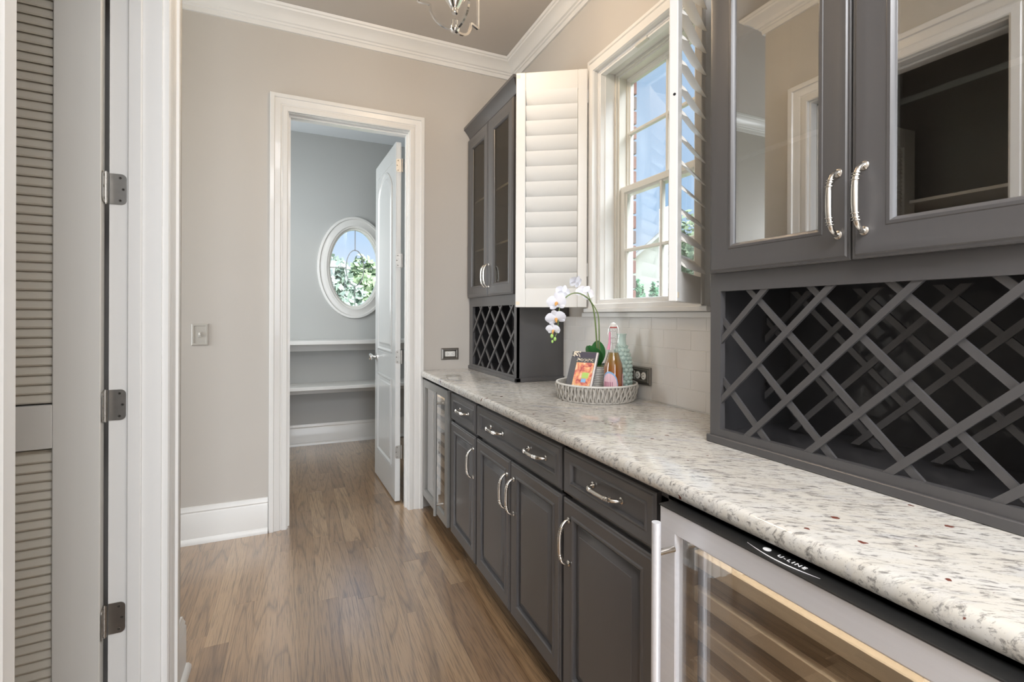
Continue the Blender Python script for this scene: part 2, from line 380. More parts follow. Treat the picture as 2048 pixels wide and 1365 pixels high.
# pantry walls
struct(MB().box((-1.0, YW2, 0), (-.9, YP, HC)).build('wall_pantry_left', PWALL), 'left wall of the pantry', 'wall')
struct(MB().box((1.6, YW2, 0), (1.7, YP+.15, HC)).build('wall_pantry_right', PWALL), 'right wall of the pantry', 'wall')
OX, OZ, OA, OB = .562, 1.766, .262, .420
def wall_oval():
    mb = MB(); n = 64; x0, x1, z0, z1 = -1.0, 1.6, 0, HC
    def rp(t):
        dx, dz = cos(t), sin(t); k = 1e9
        if dx > 1e-6: k = min(k, (x1-OX)/dx)
        if dx < -1e-6: k = min(k, (x0-OX)/dx)
        if dz > 1e-6: k = min(k, (z1-OZ)/dz)
        if dz < -1e-6: k = min(k, (z0-OZ)/dz)
        return (OX+dx*k, OZ+dz*k)
    ts = sorted([2*PI*i/n for i in range(n)] + [math.atan2(z-OZ, x-OX) % (2*PI) for x in (x0, x1) for z in (z0, z1)])
    lo = [[(*p[:1], y, p[1]) for p in pts] for y, pts in ((YP, [rp(t) for t in ts]), (YP, [(OX+OA*cos(t), OZ+OB*sin(t)) for t in ts]), (YP+.15, [(OX+OA*cos(t), OZ+OB*sin(t)) for t in ts]), (YP+.15, [rp(t) for t in ts]))]
    return mb.rings(lo, closed=True)
struct(wall_oval().build('wall_pantry_back', PWALL), 'pantry wall with the oval window', 'wall')
struct(MB().box((-2.7, YB-.1, HC), (1.7, YP+.15, HC+.1)).build('ceiling', CEIL), 'taupe painted ceiling', 'ceiling')
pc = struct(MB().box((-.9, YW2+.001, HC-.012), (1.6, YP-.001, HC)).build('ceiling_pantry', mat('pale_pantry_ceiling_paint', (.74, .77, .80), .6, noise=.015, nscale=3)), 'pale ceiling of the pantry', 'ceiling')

# crown -------------------------------------------------------
CR = [(0, HC), (0, 2.972), (.012, 2.972), (.016, 2.995), (.024, 2.999), (.026, 3.008), (.036, 3.013), (.046, 3.030), (.066, 3.048), (.088, 3.058), (.092, 3.066), (.100, 3.070), (.104, HC-.001)]
crp = MB()
struct(crp.sweep([(XR, YB+.01), (XR, YW), (-2.6, YW)], CR, PLAN).build('trim_1', TRIM, smooth=30), 'cream stepped crown moulding along the far and window walls', 'crown moulding')
struct(MB().sweep([(XL1-.001, 2.05), (XL0, 2.05), (XL0, YB+.01)], CR, PLAN).build('trim_2', TRIM, smooth=30), 'white crown moulding along the closet wall', 'crown moulding')
# baseboards
BS = [(0, 0), (.030, 0), (.030, .012), (.022, .026), (.016, .030), (.016, .165), (.012, .172), (.014, .180), (.008, .194), (.006, .204), (0, .204)]
struct(MB().sweep([(-.138, YW), (-2.6, YW)], BS, PLAN).build('baseboard_back', TRIM, smooth=30), 'tall white baseboard under the light switch', 'baseboard')
struct(MB().sweep([(XL1, 2.05), (XL0, 2.05), (XL0, 1.889)], BS, PLAN).build('baseboard_left', TRIM, smooth=30), 'short white baseboard on the closet wall stub', 'baseboard')
struct(MB().sweep([(1.6, YP), (-.9, YP)], BS, PLAN).build('baseboard_pantry', TRIM, smooth=30), 'white baseboard under the pantry shelves', 'baseboard')
# door casings
CS = [(0, 0), (0, .016), (.006, .019), (.030, .017), (.034, .013), (.040, .013), (.046, .017), (.078, .020), (.082, .027), (.104, .027), (.108, .022), (.108, 0)]
def casing(name, path, mp, label, prof=CS, m=TRIM):
    return struct(MB().sweep(path, prof, mp).build(name, m, smooth=30), label, 'door casing')
casing('trim_3', [(DX0-.004, 0), (DX0-.004, DZ+.004), (DX1+.004, DZ+.004), (DX1+.004, 0)], YF(YW), 'white fluted casing around the pantry doorway', [(o*.907, h) for o, h in CS])
CS2 = [(o*1.04, h) for o, h in CS]
casing('trim_4', [(CY0-.006, 0), (CY0-.006, ZO+.008), (CY1+.010, ZO+.008), (CY1+.010, 0)], XL(XL0), 'white casing around the closet doorway', CS2)
# jambs
jm = MB()
jm.box((DX0-.019, YW+.001, 0), (DX0, YW2-.001, DZ)).box((DX1, YW+.001, 0), (DX1+.019, YW2-.001, DZ)).box((DX0-.019, YW+.001, DZ), (DX1+.019, YW2-.001, DZ+.019))
jm.box((DX0, YW+.035, 0), (DX0+.009, YW2-.045, DZ-.009)).box((DX1-.009, YW+.035, 0), (DX1, YW2-.045, DZ-.011)).box((DX0, YW+.035, DZ-.011), (DX1, YW2-.045, DZ))
struct(jm.build('trim_5', TRIM), 'white jamb and stop of the pantry doorway', 'door jamb')
jm = MB()
jm.box((XL1-.005, CY1, 0), (XL0+.001, CY1+.018, ZO)).box((XL1-.005, CY0-.018, 0), (XL0+.001, CY0, ZO)).box((XL1-.005, CY0-.018, ZO), (XL0+.001, CY1+.018, ZO+.018))
jm.cbox((XL1+.040, CY1-.012, 0), (XL1+.074, CY1, ZO), .003).cbox((XL1+.040, CY0, 0), (XL1+.074, CY0+.012, ZO), .003).cbox((XL1+.040, CY0, ZO-.012), (XL1+.074, CY1, ZO), .003)
struct(jm.build('trim_6', TRIM, smooth=30), 'white jamb and stop of the closet doorway', 'door jamb')

# backsplash tiles ---------------------------------------------
struct(MB().box((XT+.004, 1.064, .86), (XR, 2.422, 1.276)).build('trim_7', GROUT), 'grout bed behind the cream backsplash tiles', 'backsplash')
TP, TH = .1535, .0768
row = 0; z = .9165
while z < 1.27:
    y = 1.06 - (TP/2 if row % 2 else 0)
    while y < 2.43:
        ya, yb = max(y, 1.062), min(y+TP, 2.43); zt = min(z+TH, 1.276)
        if yb-ya > .02: MB().cbox((XT+.0028, ya+.0005, z+.0005), (XT+.006, yb-.0005, zt-.0005), .0009).build('tile', TILE, wr)
        y += TP
    z += TH; row += 1

# window 1 ------------------------------------------------------
w1 = semp('window_1', (1.52, 1.756, WZ0), 'white double hung window with interior shutters over the counter', 'window')
mp = XF(XR)
mb2 = MB().rect(1.309, 1.282, 2.203, 2.626, [(0, 0), (0, .026), (.014, .026), (.018, .020), (.060, .017), (.062, 0)], mp, False)
mb2.build('casing', TRIM, w1)
# shutter frame (L-frame)
MB().rect(1.369, 1.300, 2.141, 2.571, [(0, 0), (0, .060), (.038, .060), (.042, .052), (.042, .030), (.052, .030), (.054, .026), (.062, .026), (.066, 0)], mp, False).build('shutter_frame', TRIM, w1)
MB().box((XR-.001, WY0-.02, WZ0-.02), (1.50, WY0, WZ1+.02)).box((XR-.001, WY1, WZ0-.02), (1.50, WY1+.02, WZ1+.02)).box((XR-.001, WY0, WZ1), (1.50, WY1, WZ1+.02)).box((XR-.001, WY0, WZ0-.02), (1.50, WY1, WZ0)).build('jamb_liner', TRIM, w1)
MB().rect(WY0, WZ0, WY1, WZ1, [(0, 0), (0, .10), (.012, .10), (.014, .088), (.024, .088), (.026, .0)], XF(1.60), False).build('window_frame', SASH, w1)
MB().cbox((1.376, 1.335, 1.298), (XR, 2.168, 1.319), .003).build('stool', TRIM, w1)
MB().cbox((XT-.012, 1.30, 1.274), (XR, 2.21, 1.297), .002).build('apron', TRIM, w1)
def sash(x, z0, z1, hm, e_=.022):
    s = MB().rect(WY0+e_, z0, WY1-e_, z1, [(0, 0), (0, .030), (.006, .032), (.030, .032), (.034, .022), (.040, .020), (.040, 0)], XF(x+.032), False).build('sash', SASH, w1)
    ym = (WY0+WY1)/2; q_ = e_+.028
    MB().cbox((x+.004, ym-.008, z0+.03), (x+.028, ym+.008, z1-.03), .003).build('muntin', SASH, s)
    MB().cbox((x+.005, WY0+q_, hm-.008), (x+.027, WY1-q_, hm+.008), .003).build('muntin', SASH, s)
    MB().box((x+.014, WY0+q_, z0+.03), (x+.018, WY1-q_, z1-.03)).build('pane', GLASSW, s)
    return s
sash(1.556, 1.900, WZ1-.006, 2.215, .001); s2 = sash(1.522, WZ0+.006, 1.935, 1.612)
MB().cbox((1.505, 1.93, 1.326), (1.523, 1.99, 1.346), .002).build('sash_lift', CREAM, w1)
MB().box((1.503, 1.935, 1.338), (1.5055, 1.985, 1.345)).build('vent_slot', DARK, w1)
MB().cbox((1.412, 1.72, 2.505), (1.432, 1.80, 2.519), .002).build('magnet_catch', SASH, w1)
# brick reveal outside
bw = struct(MB().box((1.605, 1.0, 1.0), (1.64, WY0-.045, 3.0)).box((1.605, WY1+.040, 1.0), (1.64, 2.6, 3.0)).box((1.605, 1.0, 1.0), (1.70, 2.6, 1.26)).box((1.605, 1.0, 2.62), (1.64, 2.6, 3.0)).build('wall_exterior', MORT), 'mortar wall of red brick outside the window', 'wall')
k = 0; z = 1.27
while z < 2.9:
    hs = (.200, .095) if k % 2 else (.095, .200)
    for side in (0, 1):
        y = (WY1+.030) if side else (WY0-.030); d = 1 if side else -1
        for L in (hs[side], .2):
            MB().cbox((1.60, min(y, y+d*L), z), (1.665, max(y, y+d*L), z+.068), .003).build('brick', BRICKR if (k+side) % 3 else BRICKD, bw); y += d*(L+.011)
    z += .0795; k += 1

# window 2 (oval) -------------------------------------------------
w2 = semp('window_2', (OX, YP, OZ), 'white oval window with leaded glass in the pantry', 'window')
def oval(prof, n=64):
    return MB().rings([[(OX+(OA0+o)*cos(2*PI*i/n), YP-h, OZ+(OB0+o)*sin(2*PI*i/n)) for o, h in prof] for i in range(n)], closed=True)
OA0, OB0 = .262, .420
oval([(0, 0), (0, .018), (.008, .022), (.030, .016), (.066, .018), (.074, .028), (.094, .028), (.098, .02), (.098, 0)]).build('casing', TRIM, w2, smooth=30)
oval([(0, .01), (-.012, .010), (-.014, -.02), (-.030, -.024), (-.032, -.06), (0, -.06)]).build('window_frame', WHITEP, w2, smooth=30)
n = 64
MB().rings([[(OX+.235*cos(2*PI*i/n), y, OZ+.393*sin(2*PI*i/n)) for i in range(n)] for y in (YP+.040, YP+.044)]).build('pane', GLASSW, w2)
cm = MB(); n = 32
cm.rings([[(OX+.008+(.088+a)*cos(2*PI*i/n), YP+y, OZ+(.184+a)*sin(2*PI*i/n)) for a, y in ((-.004, .034), (.004, .034), (.004, .050), (-.004, .050))] for i in range(n)], closed=True)
for a, b2 in (((OX+.004, OZ+.184), (OX+.012, OZ+.395)), ((OX+.004, OZ-.395), (OX+.012, OZ-.184)), ((OX-.235, OZ-.004), (OX-.080, OZ+.004)), ((OX+.096, OZ-.004), (OX+.235, OZ+.004))):
    cm.box((a[0], YP+.034, a[1]), (b2[0], YP+.050, b2[1]))
cm.build('came', CAME, w2)

# pantry shelves ----------------------------------------------
for zt, th, nm, gr in ((1.040, .030, 'upper white pantry shelf just below the oval window', 0), (.614, .026, 'lower white pantry shelf above the baseboard', 1)):
    sh = empty('pantry_shelf', (.3, YP-.17, zt-th), nm, 'shelf', 'pantry shelves')
    MB().cbox((-.9, YP-.35, zt-th), (1.6, YP, zt), .003).build('board', TRIM, sh)
    MB().cbox((-.9, YP-.362, zt-th-.004), (1.6, YP-.350, zt+.002), .003).build('nosing', TRIM, sh)
    MB().cbox((-.9, YP-.018, zt-th-.085), (1.6, YP, zt-th), .002).build('cleat', TRIM, sh)

# hinge builder -----------------------------------------------
def hinge(parent, pos, z, leafdirs, lw=(.040, .034), hgt=.089):
    # pos: barrel (x,y); leafdirs: unit plan vectors of each leaf, with the outward normal of the leaf
    h = MB()
    x, y = pos
    for zz0, zz1, r in ((-.5, -.3, .006), (-.295, -.105, .006), (-.10, .10, .006), (.105, .295, .006), (.3, .5, .006), (-.53, .53, .0035)):
        h.lathe([(r, zz0*hgt), (r, zz1*hgt)], (x, y, z), 12)
    ho = h.build('hinge', HINGE, parent, smooth=True)
    for (dx, dy), (nx, ny), (ox, oy), w in leafdirs:
        l = MB(); n = 5; r = .013
        pts = [(0, -hgt/2)] + [(w-r+r*sin(t), -hgt/2+r-r*cos(t)) for t in [PI/2*i/n for i in range(n+1)]] + [(w-r+r*cos(t), hgt/2-r+r*sin(t)) for t in [PI/2*i/n for i in range(n+1)]] + [(0, hgt/2)]
        l.rings([[(ox+dx*a+nx*t, oy+dy*a+ny*t, z+b2) for a, b2 in pts] for t in (0, .0022)])
        l.build('leaf', HINGE, ho)
        sc = MB()
        for a, b2 in ((w*.62, .033), (w*.80, 0), (w*.62, -.033)):
            sc.rings([[(ox+dx*(a+rr*cos(2*PI*k/10))+nx*t, oy+dy*(a+rr*cos(2*PI*k/10))+ny*t, z+b2+rr*sin(2*PI*k/10)) for k in range(10)] for rr, t in ((.0042, .0021), (.0036, .0031), (.0018, .0030), (.0016, .0022))])
        sc.build('screws', PEWT, ho)
# closet louver door --------------------------------------------
TH = math.radians(5.0)
d2 = semp('door_2', (-.499, 1.762, 0), 'white louvered closet door standing open at left', 'door')
ub = Vector((-cos(TH), -sin(TH), 0)); ut = Vector((sin(TH), -cos(TH), 0))   # along leaf, through thickness
RD = Matrix((ub, ut, Vector((0, 0, 1)))).transposed().to_4x4(); RD.translation = Vector((-.500, 1.763, 0))
TD, DWD, DHT = .044, .86, 2.435
def dbox(a, b, c=.002): return MB().cbox(a, b, c, R=RD)
dbox((0, 0, .012), (.102, TD, DHT)).build('stile', DOORP, d2)
dbox((DWD-.102, 0, .012), (DWD, TD, DHT)).build('stile', DOORP, d2)
for z0, z1 in ((.012, .235), (.913, 1.031), (2.32, DHT)):
    dbox((.102, .001, z0), (DWD-.102, TD-.001, z1), .0015).build('rail', DOORP, d2)
sl = None
for z0, z1 in ((.240, .906), (1.038, 2.316)):
    nl = int((z1-z0)/.0255)
    for k in range(nl):
        zc = z0 + .013 + k*.0255
        if sl is None:
            m0 = MB(); R2 = RD.to_3x3()
            tl = math.radians(22)
            A = Vector((0, sin(tl), -cos(tl))); B = Vector((0, cos(tl), sin(tl)))
            lo = []
            for a, b2 in ((-.0165, -.0028), (.0135, -.0034), (.0165, 0), (.0135, .0034), (-.0165, .0028)):
                p = A*a + B*b2; lo.append(p)
            m0.rings([[R2 @ (Vector((xx, TD*.56, 0)) + p) for p in lo] for xx in (.098, DWD-.098)])
            sl = m0.build('slat', LOUV, None, smooth=30); me = sl.data; bpy.data.objects.remove(sl)
        q = bpy.data.objects.new('slat', me); COL.objects.link(q); q.parent = d2
        q.location = Vector((-.500, 1.763, zc)) - Vector(d2.location)
for z in (.393, 1.014, 1.642, 2.27):
    hinge(d2, (-.4955, 1.7545), z, [((1, 0), (0, -1), (-.489, 1.7645), .040), (tuple(ut[:2]), (cos(TH), sin(TH)), (-.4985, 1.760), .036)])
# pantry door ----------------------------------------------------
d1 = semp('door_1', (.664, 3.345, 0), 'white two panel arched pantry door swung into the pantry', 'door')
T1 = math.radians(2.4)
ub = Vector((-sin(T1), cos(T1), 0)); ut = Vector((-cos(T1), -sin(T1), 0))
RP = Matrix((ub, ut, Vector((0, 0, 1)))).transposed().to_4x4(); RP.translation = Vector((.664, 3.348, 0))
PW, PT, PH = .70, .035, 2.462
MB().cbox((0, .003, .012), (PW, PT-.003, PH), .002, R=RP).build('leaf', PDOOR, d1)
def arch(x0, x1, z0, z1, rise, n=14):
    pts = [(x0, z0), (x1, z0), (x1, z1-rise)]
    if rise:
        for i in range(1, n):
            t = i/n; a = x1+(x0-x1)*t; pts.append((a, z1-rise+rise*sin(PI*t)**.8))
    pts.append((x0, z1-rise)); return pts
for face in (1, -1):
    for (z0, z1, rise) in ((1.02, 2.335, .14), (.235, .83, 0)):
        mpx = (lambda a, b, h: RP @ Vector((a, PT-.003+h, b))) if face == 1 else (lambda a, b, h: RP @ Vector((a, .003-h, b)))
        P = arch(.115, PW-.115, z0, z1, rise)
        MB().sweep(P, [(0, 0), (-.001, .008), (.006, .009), (.016, .002), (.018, 0)], mpx, True).build('panel_moulding', PDOOR, d1, smooth=30)
        Q = arch(.155, PW-.155, z0+.04, z1-.04, rise*.8)
        ctr = Vector((PW/2, (z0+z1)/2))
        m_ = MB(); m_.rings([[mpx(a, b, 0) for a, b in Q], [mpx(ctr.x+(a-ctr.x)*.93, ctr.y+(b-ctr.y)*.975, .005) for a, b in Q]])
        m_.build('raised_panel', PDOOR, d1)
    # border frame slightly proud
    mpx = (lambda a, b, h: RP @ Vector((a, PT-.003+h, b))) if face == 1 else (lambda a, b, h: RP @ Vector((a, .003-h, b)))
    m_ = MB()
    for a0, b0, a1, b1 in ((.001, .013, .10, PH-.001), (PW-.10, .013, PW-.001, PH-.001), (.10, .013, PW-.10, .22), (.10, .845, PW-.10, 1.005), (.10, 2.35, PW-.10, PH-.001)):
        m_.rings([[mpx(a, b, h) for a, b in ((a0, b0), (a1, b0), (a1, b1), (a0, b1))] for h in (0, .003)])
    m_.build('frame_face', PDOOR, d1)
for face in (1, -1):
    kb = MB()
    y0 = PT if face == 1 else 0
    prof = [(.001, 0), (.030, 0), (.030, .005), (.024, .008), (.011, .010), (.010, .028), (.018, .034), (.027, .044), (.028, .052), (.022, .062), (.001, .065)]
    kb.rings([[RP @ Vector((PW-.062+r*cos(2*PI*k/20), y0+h*face, .952+r*sin(2*PI*k/20))) for k in range(20)] for r, h in prof])
    kb.build('knob', CHROME, d1, smooth=True)
for z in (.347, .995, 1.654, 2.302):
    hinge(d1, (.671, 3.3425), z, [((-1, 0), (0, -1), (.664, 3.3475), .034), ((0, -1), (-1, 0), (.684, 3.334), .034)])

# ------------------------------------------------------------ cabinet furniture
pull_mesh = None
def pull_bm(L=.128, out=.034):
    m = MB(); n = 22; pts = []; rs = []
    for i in range(n+1):
        t = i/n; z = (t-.5)*L
        prof = out*(1-abs(2*t-1)**3.2*.42) if 0 < i < n else out*.35
        pts.append((-prof, 0, z)); rs.append(.0052 + .0018*sin(PI*t))
    pts = [(-.001, 0, -L/2-.004), (-.010, 0, -L/2-.005)] + pts[1:-1] + [(-.010, 0, L/2+.005), (-.001, 0, L/2+.004)]
    rs = [.0052, .0052] + rs[1:-1] + [.0052, .0052]
    m.tube(pts, rs, 8)
    for s in (-1, 1):
        m.lathe([(.0095, 0), (.0095, -.002), (.006, -.0045)], (0, 0, s*(L/2+.004)), 12, 'X')
        for q in (.27, .335, .38):
            t = .5 + s*q; i = t*n; p = out*(1-abs(2*t-1)**3.2*.42)
            m.lathe([(.0058, -.0016), (.0086, -.0006), (.0086, .0006), (.0058, .0016)], (-p, 0, (t-.5)*L), 10, 'Z')
    return m
PB = pull_bm()
tmp = PB.build('pull', NICK, None, smooth=50); pull_mesh = tmp.data; bpy.data.objects.remove(tmp)
def pull(parent, x, y, z, horiz=False):
    o = bpy.data.objects.new('pull', pull_mesh); COL.objects.link(o); o.parent = parent
    pl = Vector((0, 0, 0)); q = parent
    while q is not None: pl += Vector(q.location); q = q.parent
    o.location = Vector((x, y, z)) - pl
    if horiz: o.rotation_euler = (PI/2, 0, 0)
    return o
def part(mb, name, m, parent, loc, smooth=False):
    return mb.build(name, m, parent, smooth=smooth, loc=loc)
DOORP_ = [(0, 0), (0, .015), (.003, .018), (.008, .0185), (.011, .0215), (.046, .0165), (.050, .0195), (.055, .0195), (.059, .016), (.061, .005), (.068, .005), (.071, .008), (.092, .0145), (.094, .0165), (.098, .017)]
DRWP = [(0, 0), (0, .015), (.003, .018), (.007, .0185), (.010, .0215), (.034, .0165), (.037, .0195), (.041, .0195), (.044, .015), (.045, .008), (.048, .008)]
FX = .8125      # carcass face; door fronts stand ~.021 proud of it -> ~.79
def base_cabinet(y0, y1, drawers, doors, label):
    r = empty('base_cabinet', (1.1, (y0+y1)/2, 0), label, 'cabinet', 'base cabinets under the granite counter')
    b = MB(); t = .018
    b.box((FX, y0, .10), (1.40, y0+t, .873)).box((FX, y1-t, .10), (1.40, y1, .873)).box((FX, y0, .10), (1.40, y1, .118)).box((1.385, y0, .10), (1.40, y1, .873))
    b.box((FX, y0, .845), (FX+.02, y1, .873)).box((FX, y0, .695), (FX+.02, y1, .715)).box((FX, y0+t, .10), (FX+.02, y0+t+.012, .873)).box((FX, y1-t-.012, .10), (FX+.02, y1-t, .873))
    b.build('body', CAB, r)
    MB().box((.872, y0, .0), (.888, y1, .10)).build('toe_kick', CAB, r)
    for a, b_, pulls in drawers:
        d = part(MB().rect(a, .711, b_, .853, DRWP, XF(FX)), 'drawer', CAB, r, (FX, (a+b_)/2, .78), 30)
        for py in pulls: pull(d, FX-.009, py, .782, True)
    for a, b_, py in doors:
        d = part(MB().rect(a, .086, b_, .696, DOORP_, XF(FX)), 'cabinet_door', CAB, r, (FX, (a+b_)/2, .39), 30)
        pull(d, FX-.019, py, .565)
    return r
base_cabinet(2.185, 2.612, [(2.197, 2.596, [2.396])], [(2.197, 2.596, 2.226)], 'narrow charcoal base cabinet beside the far wine cooler, one drawer over one door')
base_cabinet(1.370, 2.184, [(1.380, 2.180, [1.955, 1.57])], [(1.787, 2.180, 1.818), (1.380, 1.781, 1.750)], 'wide charcoal base cabinet with a long two-pull drawer over double doors')
base_cabinet(.872, 1.369, [(.926, 1.364, [1.140])], [(.926, 1.364, 1.328)], 'charcoal base cabinet nearest the large steel wine cooler, one drawer and one door')

# countertop -------------------------------------------------
prof = [(1.404, .876), (.771, .876), (.7665, .881), (.765, .890), (.7655, .899), (.768, .906), (.773, .911), (.782, .914), (1.404, .914)]
tag(MB().rings([[(x, y, z) for x, z in prof] for y in (-.6, 3.208)]).build('granite_countertop', GRAN, smooth=35), 'long white speckled granite countertop with an ogee edge', 'countertop')

# wine coolers -------------------------------------------------
def cooler(y0, y1, xf, side, label, steel, logo=False, ztop=.865):
    r = empty('wine_cooler', (1.05, (y0+y1)/2, 0), label, 'wine cooler', 'wine coolers')
    xb = xf+.040; zb = .105
    b = MB(); t = .03
    b.box((xb, y0+.004, zb), (1.38, y0+t, ztop)).box((xb, y1-t, zb), (1.38, y1-.004, ztop)).box((xb, y0+t, zb), (1.38, y1-t, zb+t)).box((xb, y0+t, ztop-t), (1.38, y1-t, ztop)).box((1.35, y0+t, zb+t), (1.38, y1-t, ztop-t))
    b.build('body', BLACK, r)
    MB().box((xb+.04, y0+.004, .01), (1.37, y1-.004, zb)).build('toe_grille', BLACK, r)
    fr = MB().rect(y0, zb-.01, y1, ztop-.004, [(0, 0), (0, .034), (.002, .037), (.046, .037), (.049, .035), (.049, .004), (.049, 0)], XF(xb), False)
    dr = part(fr, 'door', steel, r, (xb, (y0+y1)/2, .48), 30)
    MB().rect(y0+.049, zb+.039, y1-.049, ztop-.053, [(0, 0), (0, .016), (.012, .016), (.012, 0)], XF(xb+.004), False).build('gasket', BLACK, dr)
    MB().box((xb-.026, y0+.047, zb+.037), (xb-.021, y1-.047, ztop-.051)).build('pane', GLASSF, dr)
    MB().cbox((xf-.001, y0, ztop-.004), (xb+.02, y1, ztop), .0015).build('top_cap', BLACK, dr)
    hy = y1-.05 if side > 0 else y0+.05
    hb = MB().tube([(xf-.050, hy, .155), (xf-.050, hy, .850)], .0095, 16)
    h = part(hb, 'handle', steel if steel is STEELG else STEEL, dr, (xf-.05, hy, .5), True)
    # standoffs are part of the handle's own look
    for z in (.215, .785):
        MB().lathe([(.0065, 0), (.0065, .046)], (xf-.049, hy, z), 12, 'X').build('standoff', NICK, dr, smooth=True)
    k = 0; z = ztop-.115
    while z > .20:
        sh = part(MB().cbox((xb+.02, y0+.040, z-.016), (xb+.040, y1-.040, z+.016), .002), 'shelf_front', MAPLE, r, (xb+.03, (y0+y1)/2, z))
        z -= .078; k += 1
    fill_lamp = bpy.data.lights.new('cooler_fill', 'AREA'); fill_lamp.shape = 'RECTANGLE'; fill_lamp.size = .03; fill_lamp.size_y = y1-y0-.12; fill_lamp.energy = .35; fill_lamp.color = (1, .93, .82)  # small lamp added inside the cooler to brighten the shelf fronts
    lo_ = bpy.data.objects.new('cooler_fill', fill_lamp); COL.objects.link(lo_); lo_.parent = r; lo_.location = (xb+.012-1.05, 0, ztop-.036)
    if logo:
        yc = (y0+y1)/2+.010
        R = Matrix(((0, 1, 0, xf+.026), (-1, 0, 0, yc-.006), (0, 0, 1, ztop+.0005), (0, 0, 0, 1)))
        text_mesh('U-LINE', .013, .0004, 'lettering', WHITEI, dr, R, 0, 1.35)
        g = MB(); n = 24; a0 = []
        g.lathe([(.007, 0), (.007, .0006)], (xf+.028, yc+.042, ztop), 20)
        for i in range(n+1):
            t = i/n; yy = yc+.075-t*.135; xx = xf+.018-.011*sin(PI*t); a0.append((xx, yy, ztop+.0006))
        g.tube(a0, [.0002+.0009*sin(PI*i/n) for i in range(n+1)], 6); g.build('emblem', WHITEI, dr)
    return r
cooler(.25, .850, .738, 1, 'large stainless wine cooler in the foreground with wood-fronted racks', STEEL, True)
cooler(2.620, 3.175, .775, -1, 'far wine cooler with a darker frame beside the doorway casing', STEELG)

